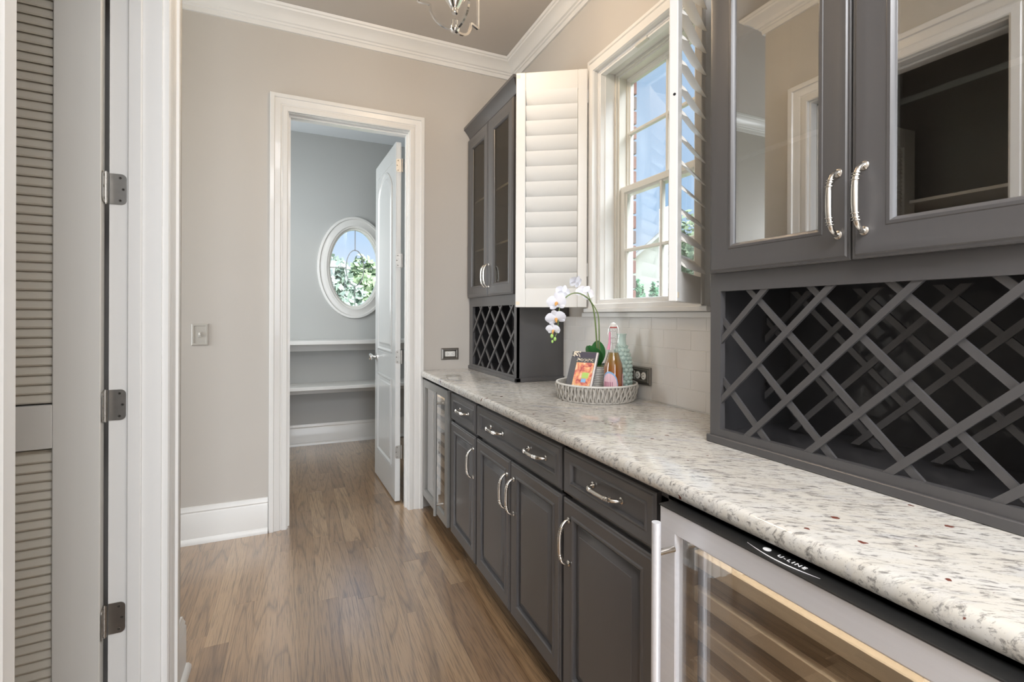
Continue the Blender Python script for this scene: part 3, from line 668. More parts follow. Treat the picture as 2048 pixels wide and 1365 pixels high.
# upper cabinets --------------------------------------------
UD = [(0, 0), (0, .017), (.003, .020), (.007, .0205), (.010, .0235), (.016, .0235), (.030, .0205), (.048, .0180), (.063, .0170), (.065, .0182), (.071, .0182), (.076, .014), (.079, .008), (.080, 0)]
def upper(y0, y1, doors, label, ztop=2.50, zdoor=2.485, nodes0=0, pitch=.1707, z0n=1.238, opening=None, mould=.012, ajar=0, dbl=True):
    XB = 1.1125
    r = empty('upper_cabinet', (1.28, (y0+y1)/2, .914), label, 'cabinet', 'upper cabinets with lattice wine racks')
    b = MB(); t = .018; xb = XR-.006
    b.box((XB, y0, .916), (xb, y0+t, ztop)).box((XB, y1-t, .916), (xb, y1, ztop)).box((XB, y0+t, .916), (xb, y1-t, .945)).box((XB, y0+t, 1.375), (xb, y1-t, 1.40)).box((XB, y0+t, ztop-.03), (xb, y1-t, ztop)).box((xb-.012, y0+t, .945), (xb, y1-t, ztop-.03))
    b.build('body', CAB, r)
    oy0, oy1, oz0, oz1 = opening
    MB().box((XB+.016, y0+t, .945), (xb-.012, y0+t+.002, 1.375)).box((XB+.016, y1-t-.002, .945), (xb-.012, y1-t, 1.375)).box((xb-.014, y0+t, .945), (xb-.012, y1-t, ztop-.03)).box((XB+.016, y0+t, .945), (xb-.012, y1-t, .947)).box((XB+.016, y0+t, 1.373), (xb-.012, y1-t, 1.375)).build('lining', CABI, r)  # dark sheets added inside the cabinet; recess shade put into their colour
    f = MB().box((XB-.002, y0, .916), (XB+.017, oy0, 1.41)).box((XB-.002, oy1, .916), (XB+.017, y1, 1.41)).box((XB-.002, oy0, .916), (XB+.017, oy1, oz0)).box((XB-.002, oy0, oz1), (XB+.017, oy1, 1.41))
    f.box((XB-.002, y0, 1.41), (XB+.017, y0+.03, ztop)).box((XB-.002, y1-.03, 1.41), (XB+.017, y1, ztop)).box((XB-.002, y0, ztop-.04), (XB+.017, y1, ztop))
    f.build('face_frame', CAB, r)
    m_ = MB().cbox((XB-.010, y0-mould, .9145), (XB+.02, y1+.008, .936), .002)
    m_.cbox((XB-.010, y0-mould, .9145), (xb, y0+.004, .936), .002)
    m_.build('base_moulding', CAB, r)
    # crown
    cp_ = [(0, ztop), (.006, ztop), (.010, ztop+.012), (.022, ztop+.030), (.040, ztop+.052), (.048, ztop+.058), (.048, ztop+.074), (0, ztop+.074)]
    MB().sweep([(xb, y0), (XB, y0), (XB, y1+.0)] if False else [(XB, y1), (XB, y0), (xb, y0)], [(-o, h) for o, h in cp_], PLAN).build('crown', CAB, r, smooth=30)
    # doors
    for a, b_, py in doors:
        d = part(MB().rect(a, 1.401, b_, zdoor, UD, XF(XB), False), 'cabinet_door', CAB, r, (XB, (a+b_)/2, 1.9), 30)
        MB().box((XB-.008, a+.078, 1.479), (XB-.004, b_-.078, zdoor-.078)).build('pane', GLASSC if dbl else GLASSD, d)
        pull(d, XB-.021, py, 1.526)
        if ajar and a == doors[-1][0]:      # this door stands a few millimetres ajar, hinged at its near edge
            off = Vector((0, a-(a+b_)/2, 0)); Rz = Matrix.Rotation(math.radians(ajar), 3, 'Z')
            d.location = Vector(d.location) + off - Rz @ off; d.rotation_euler.z = math.radians(ajar)
    for z in (1.722, 2.06):
        MB().box((XB+.029, y0+t, z-.006), (XB+.031, y1-t, z+.006)).build('shelf_edge', SEDGE, r)
        part(MB().box((XB+.03, y0+t, z-.004), (xb-.012, y1-t, z+.004)), 'glass_shelf', SHELFG, r, (1.25, (y0+y1)/2, z))
    # lattice slats: two diagonal sets, front layer and (right cabinet) a rear layer
    w, th = .0150, .0075
    layers = [XB+.001] + ([1.292] if dbl else [])
    hp = pitch/2
    for X0 in layers:
        for sg, xo in ((1, th), (-1, 0)):
            k = -40
            while k < 40:
                # line z - z0n = sg*(y - (nodes0 + k*pitch))... every crossing row
                yk = nodes0 + k*pitch; k += 1
                ya, yb = oy0, oy1
                # clip to opening
                pts = []
                za = z0n + sg*(ya-yk); zb_ = z0n + sg*(yb-yk)
                t0, t1 = ya, yb
                lo, hi = oz0, oz1
                if sg > 0: t0 = max(t0, yk+(lo-z0n)); t1 = min(t1, yk+(hi-z0n))
                else: t0 = max(t0, yk-(hi-z0n)); t1 = min(t1, yk-(lo-z0n))
                if t1-t0 < .02: continue
                p0 = Vector((0, t0, z0n+sg*(t0-yk))); p1 = Vector((0, t1, z0n+sg*(t1-yk)))
                nrm = Vector((0, -sg, 1)).normalized()*(w/2)
                # slats meet the opening edges with ends cut along the edge they reach
                def edge(p, out):
                    res = []
                    for s in (-1, 1):
                        q = p + nrm*s; dd = Vector((0, 1, sg)).normalized()*out
                        ends = []
                        if out > 0: ends.append(oy1-q.y)
                        else: ends.append(q.y-oy0)
                        zz = (oz1-q.z) if out*sg > 0 else (q.z-oz0)
                        kk = min(ends[0], zz)
                        res.append(Vector((0, q.y+(1 if out > 0 else -1)*kk, q.z+(1 if out*sg > 0 else -1)*kk)))
                    return res
                e0 = edge(p0, -1); e1 = edge(p1, 1)
                q4 = [e0[0], e1[0], e1[1], e0[1]]
                m_ = MB().rings([[(X0+xo, p.y, p.z) for p in q4], [(X0+xo+th, p.y, p.z) for p in q4]])
                part(m_, 'lattice_slat', CAB, r, (X0+xo, (p0.y+p1.y)/2, (p0.z+p1.z)/2))
    return r
upper(.248, 1.062, [(.660, 1.050, .685), (.262, .654, .628)], 'large charcoal glass-door cabinet in the foreground over a double lattice wine rack', nodes0=.999, pitch=.1707, z0n=1.238, opening=(.288, 1.026, .957, 1.350), ajar=1.1)
upper(2.424, 3.206, [(2.436, 2.812, 2.795), (2.818, 3.196, 2.838)], 'far dark glass-door cabinet between the doorway wall and left shutter', nodes0=3.085, pitch=.1640, z0n=1.229, opening=(2.455, 3.140, .950, 1.340), dbl=False)

# shutters ----------------------------------------------------
def shutter(hx, hy, ang, label, tilt, flip):
    W_, H_, T_ = .372, 1.230, .028; ZB_ = 1.324
    r = empty('window_shutter', (hx, hy, ZB_), label, 'shutter', 'plantation shutters on the window')
    d = Vector((cos(ang), sin(ang), 0)); nn = Vector((-sin(ang), cos(ang), 0))
    R = Matrix((d, nn, Vector((0, 0, 1)))).transposed().to_4x4(); R.translation = Vector((hx, hy, ZB_))
    B = lambda a, b, c=.002: MB().cbox(a, b, c, R=R)
    sw = .050
    B((.002, -T_/2, 0), (sw, T_/2, H_), .003).build('stile', SHUT, r)
    B((W_-sw, -T_/2, 0), (W_, T_/2, H_), .003).build('stile', SHUT, r)
    B((sw, -T_/2+.003, 0), (W_-sw, T_/2-.003, .098)).build('rail', SHUT, r)
    B((sw, -T_/2+.003, H_-.098), (W_-sw, T_/2-.003, H_)).build('rail', SHUT, r)
    n = 13; me = None
    for k in range(n):
        z = .098+.0395 + k*(H_-.196)/n
        if me is None:
            m_ = MB(); A = Vector((0, sin(tilt)*flip, cos(tilt))); Bv = Vector((0, cos(tilt), -sin(tilt)*flip))
            pr = [(-.0445, 0), (-.03, .0035), (0, .0052), (.03, .0035), (.0445, 0), (.03, -.0035), (0, -.0052), (-.03, -.0035)]
            R3 = R.to_3x3()
            m_.rings([[R3 @ (Vector((x, 0, 0))+A*a+Bv*b2) for a, b2 in pr] for x in (sw+.002, W_-sw-.002)])
            tt = m_.build('louver', SHUT, None, smooth=60); me = tt.data; bpy.data.objects.remove(tt)
        q = bpy.data.objects.new('louver', me); COL.objects.link(q); q.parent = r; q.location = (0, 0, z)
    for z in (.16, 1.06):
        B((-.006, -T_/2-.004, z), (.006, -T_/2+.010, z+.07), .0015).build('hinge', SHUT, r)
    for z in (.012, H_-.030):
        for s in (-1, 1):
            B((W_-.022, s*T_/2-.0008, z), (W_-.003, s*T_/2+.0008, z+.018), .0004).build('strike_plate', CREAM, r)
    ed = [R @ Vector((W_, 0, z)) for z in (.46, 1.03)]
    for z in (.64, 1.14):
        m_ = MB(); m_.rings([[R @ Vector((x, .004+rr*cos(2*PI*k/12), z+rr*sin(2*PI*k/12))) for k in range(12)] for rr, x in ((.0045, W_-.001), (.0045, W_+.0006))])
        m_.build('magnet_hole', DARK, r)
    return r
angL = math.atan2(.20, -.32); angR = math.atan2(-.20, -.32)
shutter(1.382, 2.141, angL, 'left plantation shutter with wide closed louvers, open against the far cabinet', math.radians(20), 1)
shutter(1.382, 1.369, angR, 'right plantation shutter with tilted louvers, open beside the foreground cabinet', math.radians(43), -1)

# switch and outlets -------------------------------------------
sw = empty('light_switch', (-.482, YW, 1.167), 'beige toggle light switch on the wall left of the doorway', 'switch')
MB().rect(-.523, 1.106, -.441, 1.228, [(0, 0), (0, .004), (.005, .008), (.012, .008), (.014, .005), (.034, .005)], YF(YW)).build('plate', BEIGEP, sw)
MB().cbox((-.490, YW-.008, 1.150), (-.474, YW-.004, 1.184), .001).build('toggle_surround', BEIGEP, sw)
MB().cbox((-.486, YW-.019, 1.162), (-.478, YW-.004, 1.178), .002).build('toggle', WHITEP, sw)
def duplex(root, mpf, cx_, cz_, gfci):
    if gfci:
        MB().rect(cx_-.034, cz_-.017, cx_+.034, cz_+.017, [(0, .004), (0, .009), (.001, .010)], mpf).build('receptacle', WHITEP, root)
        xs = (-.021, .021)
    else:
        xs = (-.020, .020)
        for dx in xs:
            MB().rings([[mpf(cx_+dx+rr*cos(2*PI*k/20), cz_+rr*1.18*sin(2*PI*k/20), h) for k in range(20)] for rr, h in ((.0145, .004), (.0145, .009), (.0135, .010))]).build('receptacle', WHITEP, root)
    for dx in xs:
        s = MB()
        for b2 in (-.006, .006): s.rings([[mpf(cx_+dx+a, cz_+b2+c, h) for a, c in ((-.004, -.0012), (.004, -.0012), (.004, .0012), (-.004, .0012))] for h in (.0085, .0104)])
        s.rings([[mpf(cx_+dx+(.0085 if dx < 0 else -.0085)+.0022*cos(2*PI*k/8), cz_+.0022*sin(2*PI*k/8), h) for k in range(8)] for h in (.0085, .0104)])
        o = s.build('slots', DARK, root); o['kind'] = 'stuff'
ot = empty('wall_outlet', (.971, YW, 1.018), 'white outlet in a bronze plate on the wall beside the far cabinet', 'outlet')
MB().rect(.909, .979, 1.033, 1.058, [(0, 0), (0, .003), (.006, .010), (.013, .011), (.019, .005), (.055, .005)], YF(YW)).build('plate', PEWT, ot)
duplex(ot, YF(YW), .971, 1.0185, True)
ot = empty('wall_outlet', (XT, 1.735, 1.016), 'white duplex outlet in a dark stepped plate on the tiles behind the tray', 'outlet')
MB().rect(1.669, .978, 1.793, 1.056, [(0, 0), (0, .003), (.005, .008), (.010, .008), (.012, .011), (.018, .011), (.022, .006), (.036, .006)], XF(XT)).build('plate', PEWT, ot)
duplex(ot, XF(XT), 1.731, 1.017, False)

# closet shelf seen in the cabinet glass
cs = empty('closet_shelf', (-1.4, 1.05, 2.0), 'white closet shelf inside the dark closet', 'shelf')
MB().cbox((-1.65, .2, 1.98), (-1.30, 1.95, 2.0), .002).build('board', TRIM, cs)
MB().cbox((-1.64, .2, 1.89), (-1.62, 1.95, 1.98), .002).build('cleat', TRIM, cs)

# pendant ----------------------------------------------------------
PX, PY = .597, 1.924
pd = empty('pendant_lantern', (PX, PY, 2.43), 'polished chrome open-frame lantern hanging from the ceiling', 'pendant light')
MB().lathe([(.002, HC), (.065, HC), (.065, HC-.008), (.05, HC-.025), (.012, HC-.032), (.002, HC-.033)], (PX, PY, 0), 28).build('canopy', CHROME, pd, smooth=True)
MB().tube([(PX, PY, HC-.03), (PX, PY, 2.93)], .006, 10).build('rod', CHROME, pd, smooth=True)
for ang in (180, 31, -75):
    a = math.radians(ang); dx, dy = cos(a), sin(a); pts = []
    for i in range(13):
        t = i/12*PI/2; r_ = .018+.085*sin(t)**.9; pts.append((r_, 2.452+.075*(1-cos(t))))
    pts += [(.110, 2.530), (.112, 2.5305), (.150, 2.530), (.152, 2.531), (.152, 2.90), (.150, 2.902), (.110, 2.902), (.100, 2.905)]
    for i in range(8): t = i/7*PI/2; pts.append((.092-.080*sin(t), 2.91+.045*(1-cos(t))))
    MB().tube([(PX+dx*r_, PY+dy*r_, z) for r_, z in pts], .0064, 4).build('arm', CHROME, pd)
MB().lathe([(.002, 2.442), (.014, 2.444), (.020, 2.452), (.020, 2.466), (.014, 2.470), (.014, 2.488), (.010, 2.492), (.002, 2.493)], (PX, PY, 0), 20).build('hub', CHROME, pd, smooth=35)
MB().lathe([(.002, 2.518), (.012, 2.519), (.014, 2.530), (.012, 2.538), (.020, 2.545), (.030, 2.562), (.040, 2.575), (.045, 2.590), (.047, 2.596), (.046, 2.60), (.002, 2.60)], (PX, PY, 0), 24).build('socket_cup', CHROME, pd, smooth=35)
MB().tube([(PX, PY, 2.60), (PX, PY, 2.94)], .006, 8).build('stem', CHROME, pd, smooth=True)
for k in range(3):
    a = math.radians(60+120*k); bx_, by_ = PX+.032*cos(a), PY+.032*sin(a)
    cd = MB().lathe([(.010, 2.602), (.010, 2.66), (.006, 2.662)], (bx_, by_, 0), 12).build('candle_sleeve', WHITEP, pd, smooth=True)
    MB().lathe([(.004, 2.660), (.012, 2.675), (.012, 2.69), (.004, 2.715), (.001, 2.72)], (bx_, by_, 0), 12).build('bulb', BULB, cd, smooth=True)
pl = bpy.data.lights.new('pendant_glow', 'POINT'); pl.energy = 10; pl.color = (1, .74, .47); pl.shadow_soft_size = .06
plo = bpy.data.objects.new('pendant_glow', pl); COL.objects.link(plo); plo.location = (PX, PY, 2.78)
# ------------------------------------------------------------ tray group
TX, TY = 1.225, 1.820
tr = empty('woven_tray', (TX, TY, .914), 'round grey woven rattan tray on the counter near the window', 'tray')
MB().lathe([(.001, .9145), (.160, .9145), (.162, .922), (.001, .924)], (TX, TY, 0), 48).build('base', WEAVE, tr, smooth=35)
wv_ = MB()
for k in range(64):
    a = 2*PI*k/64
    for s__, ro in ((1, .0045), (-1, .0)):
        pts = []
        for i in range(9):
            t = i/8; aa = a+s__*(.085*t); r_ = .160+.013*t+ro+.0030*sin(PI*3*t+k*PI+(0 if s__ > 0 else PI/2))
            pts.append((TX+r_*cos(aa), TY+r_*sin(aa), .917+.067*t))
        wv_.tube(pts, [.0022, .0046, .0038, .0046, .0050, .0046, .0038, .0044, .0022], 6)
o = wv_.build('weave', WEAVE, tr, smooth=True); o['kind'] = 'stuff'
def torus(r_, z, rr, m, name, par):
    lo = []
    for k in range(56):
        a = 2*PI*k/56; lo.append([(TX+(r_+rr*cos(b))*cos(a), TY+(r_+rr*cos(b))*sin(a), z+rr*sin(b)) for b in [2*PI*j/8 for j in range(8)]])
    return MB().rings(lo, closed=True).build(name, m, par, smooth=True)
RIM = mat('pale_rattan_rim', (.62, .60, .56), .6, noise=.2, nscale=80)
torus(.175, .986, .0045, RIM, 'rim', tr); torus(.163, .918, .0035, WEAVE, 'foot_ring', tr)
MB().lathe([(.158, .922), (.168, .983), (.166, .983), (.156, .924)], (TX, TY, 0), 48, close=False).build('lining', WEAVE, tr, smooth=True)

# book
bk = empty('recipe_book', (1.127, 1.826, .926), 'upright recipe book with an orange drink cover leaning in the tray', 'book')
e_ = Vector((.6, -.8, 0)); back = Vector((.8, .6, 0))
upv = (Vector((0, 0, .190)) + back*.118).normalized(); nrm = e_.cross(upv).normalized()
if nrm.dot(Vector((-.8, -.6, 0))) < 0: nrm = -nrm
RB = Matrix((e_, upv, nrm)).transposed().to_4x4(); RB.translation = Vector((1.085, 1.872, .9265))
BWd, BHt = .124, .222
def bb(a, b, m, name, par=bk, c=None):
    mb = MB(); (mb.cbox(a, b, c, R=RB) if c else mb.box(a, b, R=RB)); return mb.build(name, m, par)
bb((0, 0, -.010), (BWd-.002, BHt, -.001), PAPER, 'page_block')
fc = bb((0, 0, -.001), (BWd, BHt, .0005), GREYP, 'front_cover')
bb((0, 0, -.0115), (BWd, BHt, -.010), GREYP, 'back_cover')
bb((.030, .012, .0004), (BWd-.010, BHt-.055, .0009), COVER, 'cover_picture', fc)
bb((.010, BHt-.030, .0005), (BWd-.006, BHt-.004, .0010), NAVY, 'cover_band', fc)
bb((.068, .090, .0009), (.098, .118, .0013), LIME, 'cover_patch', fc); bb((.068, .070, .0009), (.090, .088, .0013), SKYP, 'cover_patch', fc)
m_ = MB()
for i in range(9):
    x0 = .034+i*.0085; pts = [RB @ Vector((x0+.004*sin(2*PI*t+i), BHt-.047+.010*(t if i % 2 else 1-t)+.003*sin(5*t), .0014)) for t in [j/5 for j in range(6)]]
    m_.tube(pts, .0011, 5)
m_.build('cover_script', CREAM, fc)
m_ = MB()
for i in range(40):
    x, y = random.uniform(.004, .040), BHt-.012+random.gauss(0, .011); m_.sphere(RB @ Vector((x, min(y, BHt-.002), .001)), random.uniform(.002, .0042), 6)
m_.build('cover_flourish', CREAM, fc)
bb((BWd-.0085, .002, .0005), (BWd-.001, BHt-.002, .0011), PAPER, 'cover_margin', fc)
# bottle
BX, BY = 1.245, 1.722
bo = empty('swing_top_bottle', (BX, BY, .924), 'clear swing-top bottle of amber pink drink with a pink striped label', 'bottle')
bp_ = [(.001, 0), (.036, 0), (.040, .004), (.0405, .130), (.038, .152), (.030, .176), (.021, .205), (.0165, .230), (.0145, .262), (.0140, .290), (.0175, .293), (.0175, .304), (.001, .305)]
MB().lathe(bp_, (BX, BY, .924), 32).build('glass_body', GLASSB, bo, smooth=True)
lp = [(.001, .003), (.0345, .003), (.0385, .007), (.0388, .130), (.0362, .151), (.0284, .175), (.0205, .200), (.001, .200)]
MB().lathe(lp, (BX, BY, .924), 32).build('drink', AMBER, bo, smooth=True, loc=(BX, BY, .924))
def lab(a0, a1, z0, z1f, r_, m, name, n=16):
    lo = []
    for i in range(n+1):
        t = i/n; a = a0+(a1-a0)*t; lo.append([(BX+rr*cos(a), BY+rr*sin(a), z) for rr, z in ((r_, .924+z0), (r_+.0004, .924+z0), (r_+.0004, .924+z1f(t)), (r_, .924+z1f(t)))])
    return MB().rings(lo).build(name, m, bo)
ac = math.atan2(-BY, -BX)-.35
lab(ac-1.0, ac+.85, .012, lambda t: .070+.052*sin(PI*t)**.5, .0407, SKYP, 'label_border')
lab(ac-.92, ac+.77, .014, lambda t: .066+.048*sin(PI*t)**.5, .0412, LPINK, 'label')
lab(ac+1.5, ac+2.2, .012, lambda t: .11, .0407, LPINK, 'back_label')
m_ = MB()
for i, ch in enumerate((-.62, -.45, -.28, -.10, .08, .26)):
    a = ac+ch; m_.box((BX+.0420*cos(a)-.0004, BY+.0420*sin(a)-.0016, .924+.058), (BX+.0420*cos(a)+.0010, BY+.0420*sin(a)+.0016, .924+.078))
m_.build('label_lettering', mat('dark_pink_print', (.35, .10, .18), .5), bo)
m_ = MB()
for i in range(7):
    a = ac-.8+i*.22; m_.sphere((BX+.0412*cos(a), BY+.0412*sin(a), .924+.024+.006*(i % 2)), .006, 8, (.4, .4, 1))
m_.build('label_fruit', RED, bo)
MB().lathe([(.001, 0), (.0135, 0), (.0145, .004), (.0135, .013), (.009, .016), (.001, .0165)], (BX, BY, .924+.309), 20).build('stopper', WHITEP, bo, smooth=True)
MB().lathe([(.001, 0), (.0150, 0), (.0150, .005), (.001, .005)], (BX, BY, .924+.304), 20).build('gasket', RED, bo, smooth=True)
m_ = MB()
rv = R0 * .019
for s in (-1, 1):
    m_.tube([(BX+rv.x*s, BY+rv.y*s, .924+.240), (BX+rv.x*s*1.25, BY+rv.y*s*1.25, .924+.275), (BX+rv.x*s*1.1, BY+rv.y*s*1.1, .924+.300), (BX+rv.x*s*.6, BY+rv.y*s*.6, .924+.322), (BX, BY, .924+.327)], .0011, 6)
for zz in (.240, .262): m_.lathe([(.0155, -.001), (.0175, 0), (.0155, .001)], (BX, BY, .924+zz), 20)
m_.build('wire_bail', CHROME, bo)
m_ = MB()
a = ac-.75
m_.tube([(BX+.017*cos(a), BY+.017*sin(a), .924+.288), (BX+.018*cos(a), BY+.018*sin(a), .924+.245), (BX+.0235*cos(a), BY+.0235*sin(a), .924+.212)], [.003, .0045, .007], 8)
m_.build('ribbon', PINK, bo, smooth=True)
# vase
VX, VY = 1.330, 1.778
va = empty('hobnail_vase', (VX, VY, .924), 'seafoam hobnail glass vase behind the bottle', 'vase')
vp = [(.001, 0), (.036, 0), (.039, .01), (.0395, .12), (.037, .165), (.028, .205), (.0195, .232), (.0175, .255), (.0185, .268), (.0225, .276), (.0205, .277), (.0165, .262), (.014, .24), (.001, .24)]
MB().lathe(vp, (VX, VY, .924), 32).build('body', VASE, va, smooth=True)
m_ = MB()
def rad(z):
    for (r0_, z0_), (r1_, z1_) in zip(vp[1:8], vp[2:9]):
        if z0_ <= z <= z1_: return r0_+(r1_-r0_)*(z-z0_)/max(z1_-z0_, 1e-6)
    return .036
for i in range(13):
    z = .014+i*.0172; r_ = rad(z)
    for k in range(11):
        a = 2*PI*(k+.5*(i % 2))/11; sz = .0122*r_/.0395
        m_.sphere((VX+(r_-.001)*cos(a), VY+(r_-.001)*sin(a), .924+z), max(sz, .005), 8, (1, 1, .95))
m_.build('hobnails', VASE, va, smooth=True)
# orchid
OXp, OYp = 1.290, 1.905
orc = empty('orchid', (OXp, OYp, .924), 'white moth orchid arching over the tray from a ribbed pot', 'plant')
pr = [(.001, .0)]
for i in range(15): pr += [(.040+.012*i/15, .002+i*.0080), (.0425+.012*i/15, .006+i*.0080)]
pr += [(.054, .124), (.050, .124), (.048, .112), (.001, .112)]
MB().lathe(pr, (OXp, OYp, .924), 28).build('pot', POT, orc, smooth=50)
m_ = MB()
for i in range(60):
    a = random.uniform(0, 2*PI); r_ = random.uniform(0, .045); m_.sphere((OXp+r_*cos(a), OYp+r_*sin(a), .924+.114+random.uniform(0, .006)), random.uniform(.003, .007), 6)
m_.build('moss', STEM, orc)
def leafm(base, tipdir, L, Wd, droop, twist=0):
    base = Vector(base); td = Vector(tipdir).normalized(); side = td.cross(Vector((0, 0, 1))).normalized(); side = (Matrix.Rotation(twist, 3, td) @ side)
    lo = []; n = 10
    for i in range(n+1):
        t = i/n; w = Wd*(sin(PI*min(1, t*.93+.05))**.7)/2; p = base + td*(L*t) + Vector((0, 0, -droop*t*t*L))
        up = side.cross(td).normalized()
        lo.append([p-side*w+up*(.0035+w*.25), p-side*w*.5+up*w*.06, p-up*.0015, p+side*w*.5+up*w*.06, p+side*w+up*(.0035+w*.25), p+side*w*.5+up*(w*.06+.0015), p+up*.001, p-side*w*.5+up*(w*.06+.0015)])
    return MB().rings(lo)
RT, BK = Vector((c_, -s_, 0)), Vector((s_, c_, 0))
bs = Vector((OXp, OYp, 1.048))
for td, L, Wd, dr, tw in ((-RT*.35+Vector((0, 0, .75))-BK*.30, .135, .080, .15, .2), (RT*.02+Vector((0, 0, .9))+BK*.2, .14, .070, .15, .1), (-RT*.9+Vector((0, 0, .55))+BK*.3, .13, .06, .6, 0), (RT*.7+Vector((0, 0, .35))+BK*.5, .10, .05, .7, 0)):
    leafm(bs, td, L, Wd, dr, tw).build('leaf', LEAF, orc, smooth=True)
d0 = 2.26
def spline(P, n=6):
    P = [P[0]]+P+[P[-1]]; out = []
    for i in range(1, len(P)-2):
        for k in range(n):
            t = k/n; a, b2, c, d = P[i-1:i+3]
            out.append(.5*((2*b2)+(c-a)*t+(2*a-5*b2+4*c-d)*t*t+(3*b2-a-3*c+d)*t*t*t))
    out.append(P[-2]); return out
s1 = spline([bs+RT*.006] + [Vector((1.2827, 1.9021, 1.1464)), Vector((1.2763, 1.9049, 1.2393)), Vector((1.2678, 1.9087, 1.3089)), Vector((1.2572, 1.9135, 1.3437)), Vector((1.2382, 1.922, 1.3669)), Vector((1.2106, 1.9343, 1.3831)), Vector((1.1852, 1.9457, 1.3854))] + [Vector((1.1393, 1.9224, 1.3721)), Vector((1.1084, 1.9143, 1.3487)), Vector((1.089, 1.912, 1.3146)), Vector((1.0799, 1.9051, 1.2629)), Vector((1.0758, 1.9069, 1.2137)), Vector((1.0656, 1.9115, 1.1824)), Vector((1.0575, 1.9152, 1.1689))])
MB().tube(s1, [.0042-.0026*i/len(s1) for i in range(len(s1))], 8).build('stem', STEM, orc, smooth=True)
s2_ = spline([bs+RT*.014] + [Vector((1.2875, 1.889, 1.147)), Vector((1.2854, 1.8899, 1.2394)), Vector((1.2812, 1.8918, 1.2856)), Vector((1.2685, 1.8975, 1.318)), Vector((1.2496, 1.9059, 1.3503)), Vector((1.2369, 1.9116, 1.3896))])
MB().tube(s2_, [.0034-.0016*i/len(s2_) for i in range(len(s2_))], 8).build('stem', STEM, orc, smooth=True)
def flower(c, facing, size, roll=0, fold=.15):
    c = Vector(c); f = Vector(facing).normalized(); up = Vector((0, 0, 1)); sd = f.cross(up).normalized(); up = sd.cross(f).normalized()
    Rr = Matrix.Rotation(roll, 3, f); sd = Rr @ sd; up = Rr @ up
    m_ = MB()
    def petal(ang, L, Wd, cup, off):
        d = sd*cos(ang)+up*sin(ang); w_ = f.cross(d).normalized(); lo = []; n = 8
        for i in range(n+1):
            t = i/n; ww = Wd*(sin(PI*min(.97, .04+t*.93))**.6)/2
            p = c + d*(L*t) + f*(off + cup*L*(t*t-.3*t)); th_ = .0008
            lo.append([p-w_*ww-f*(.10*ww), p-w_*ww*.5+f*.002, p+f*(.003), p+w_*ww*.5+f*.002, p+w_*ww-f*(.10*ww), p+w_*ww*.5+f*(.002-th_), p+f*(.003-th_), p-w_*ww*.5+f*(.002-th_)])
        m_.rings(lo)
    for a, L, Wd, o_ in ((90, .50, .36, -.002), (212, .48, .34, -.002), (328, .48, .34, -.002), (12, .56, .62, .001), (168, .56, .62, .001)):
        petal(math.radians(a), L*size, Wd*size, fold, o_)
    fo = m_.build('flower', PETAL, orc, smooth=True)
    l = MB()
    l.sphere(c+f*.006-up*.003, size*.085, 8); l.tube([c+f*.004, c+f*.012-up*.006, c+f*.016-up*.014], [size*.05, size*.07, size*.03], 8)
    l.build('lip', LIP, fo, smooth=True); return fo
camd = -BK
flower(Vector((1.1968, 1.9514, 1.4349)), BK*.7-RT*.5+Vector((0, 0, .5)), .070, .2)
flower(Vector((1.2384, 1.9438, 1.3887)), BK*.8+RT*.3-Vector((0, 0, .5)), .085, .5)
flower(Vector((1.0787, 1.9166, 1.3393)), -RT*.55+camd*.75+Vector((0, 0, -.05)), .092, .1)
flower(Vector((1.1235, 1.9404, 1.3863)), -RT*.3+BK*.8+Vector((0, 0, .1)), .070, .3)
flower(Vector((1.0673, 1.9053, 1.2697)), -RT*.15+camd*.75-Vector((0, 0, .45)), .086, .25)
flower(Vector((1.0546, 1.9055, 1.2185)), -RT*.35+camd*.7-Vector((0, 0, .4)), .062, 0)
for q, r_ in ((Vector((1.0485, 1.9082, 1.1895)), 0.0095), (Vector((1.0607, 1.9027, 1.1761)), 0.0085), (Vector((1.0506, 1.9073, 1.165)), 0.0065)):
    MB().sphere(q, r_, 10, (.8, .8, 1.1)).build('bud', BUD, orc, smooth=True)

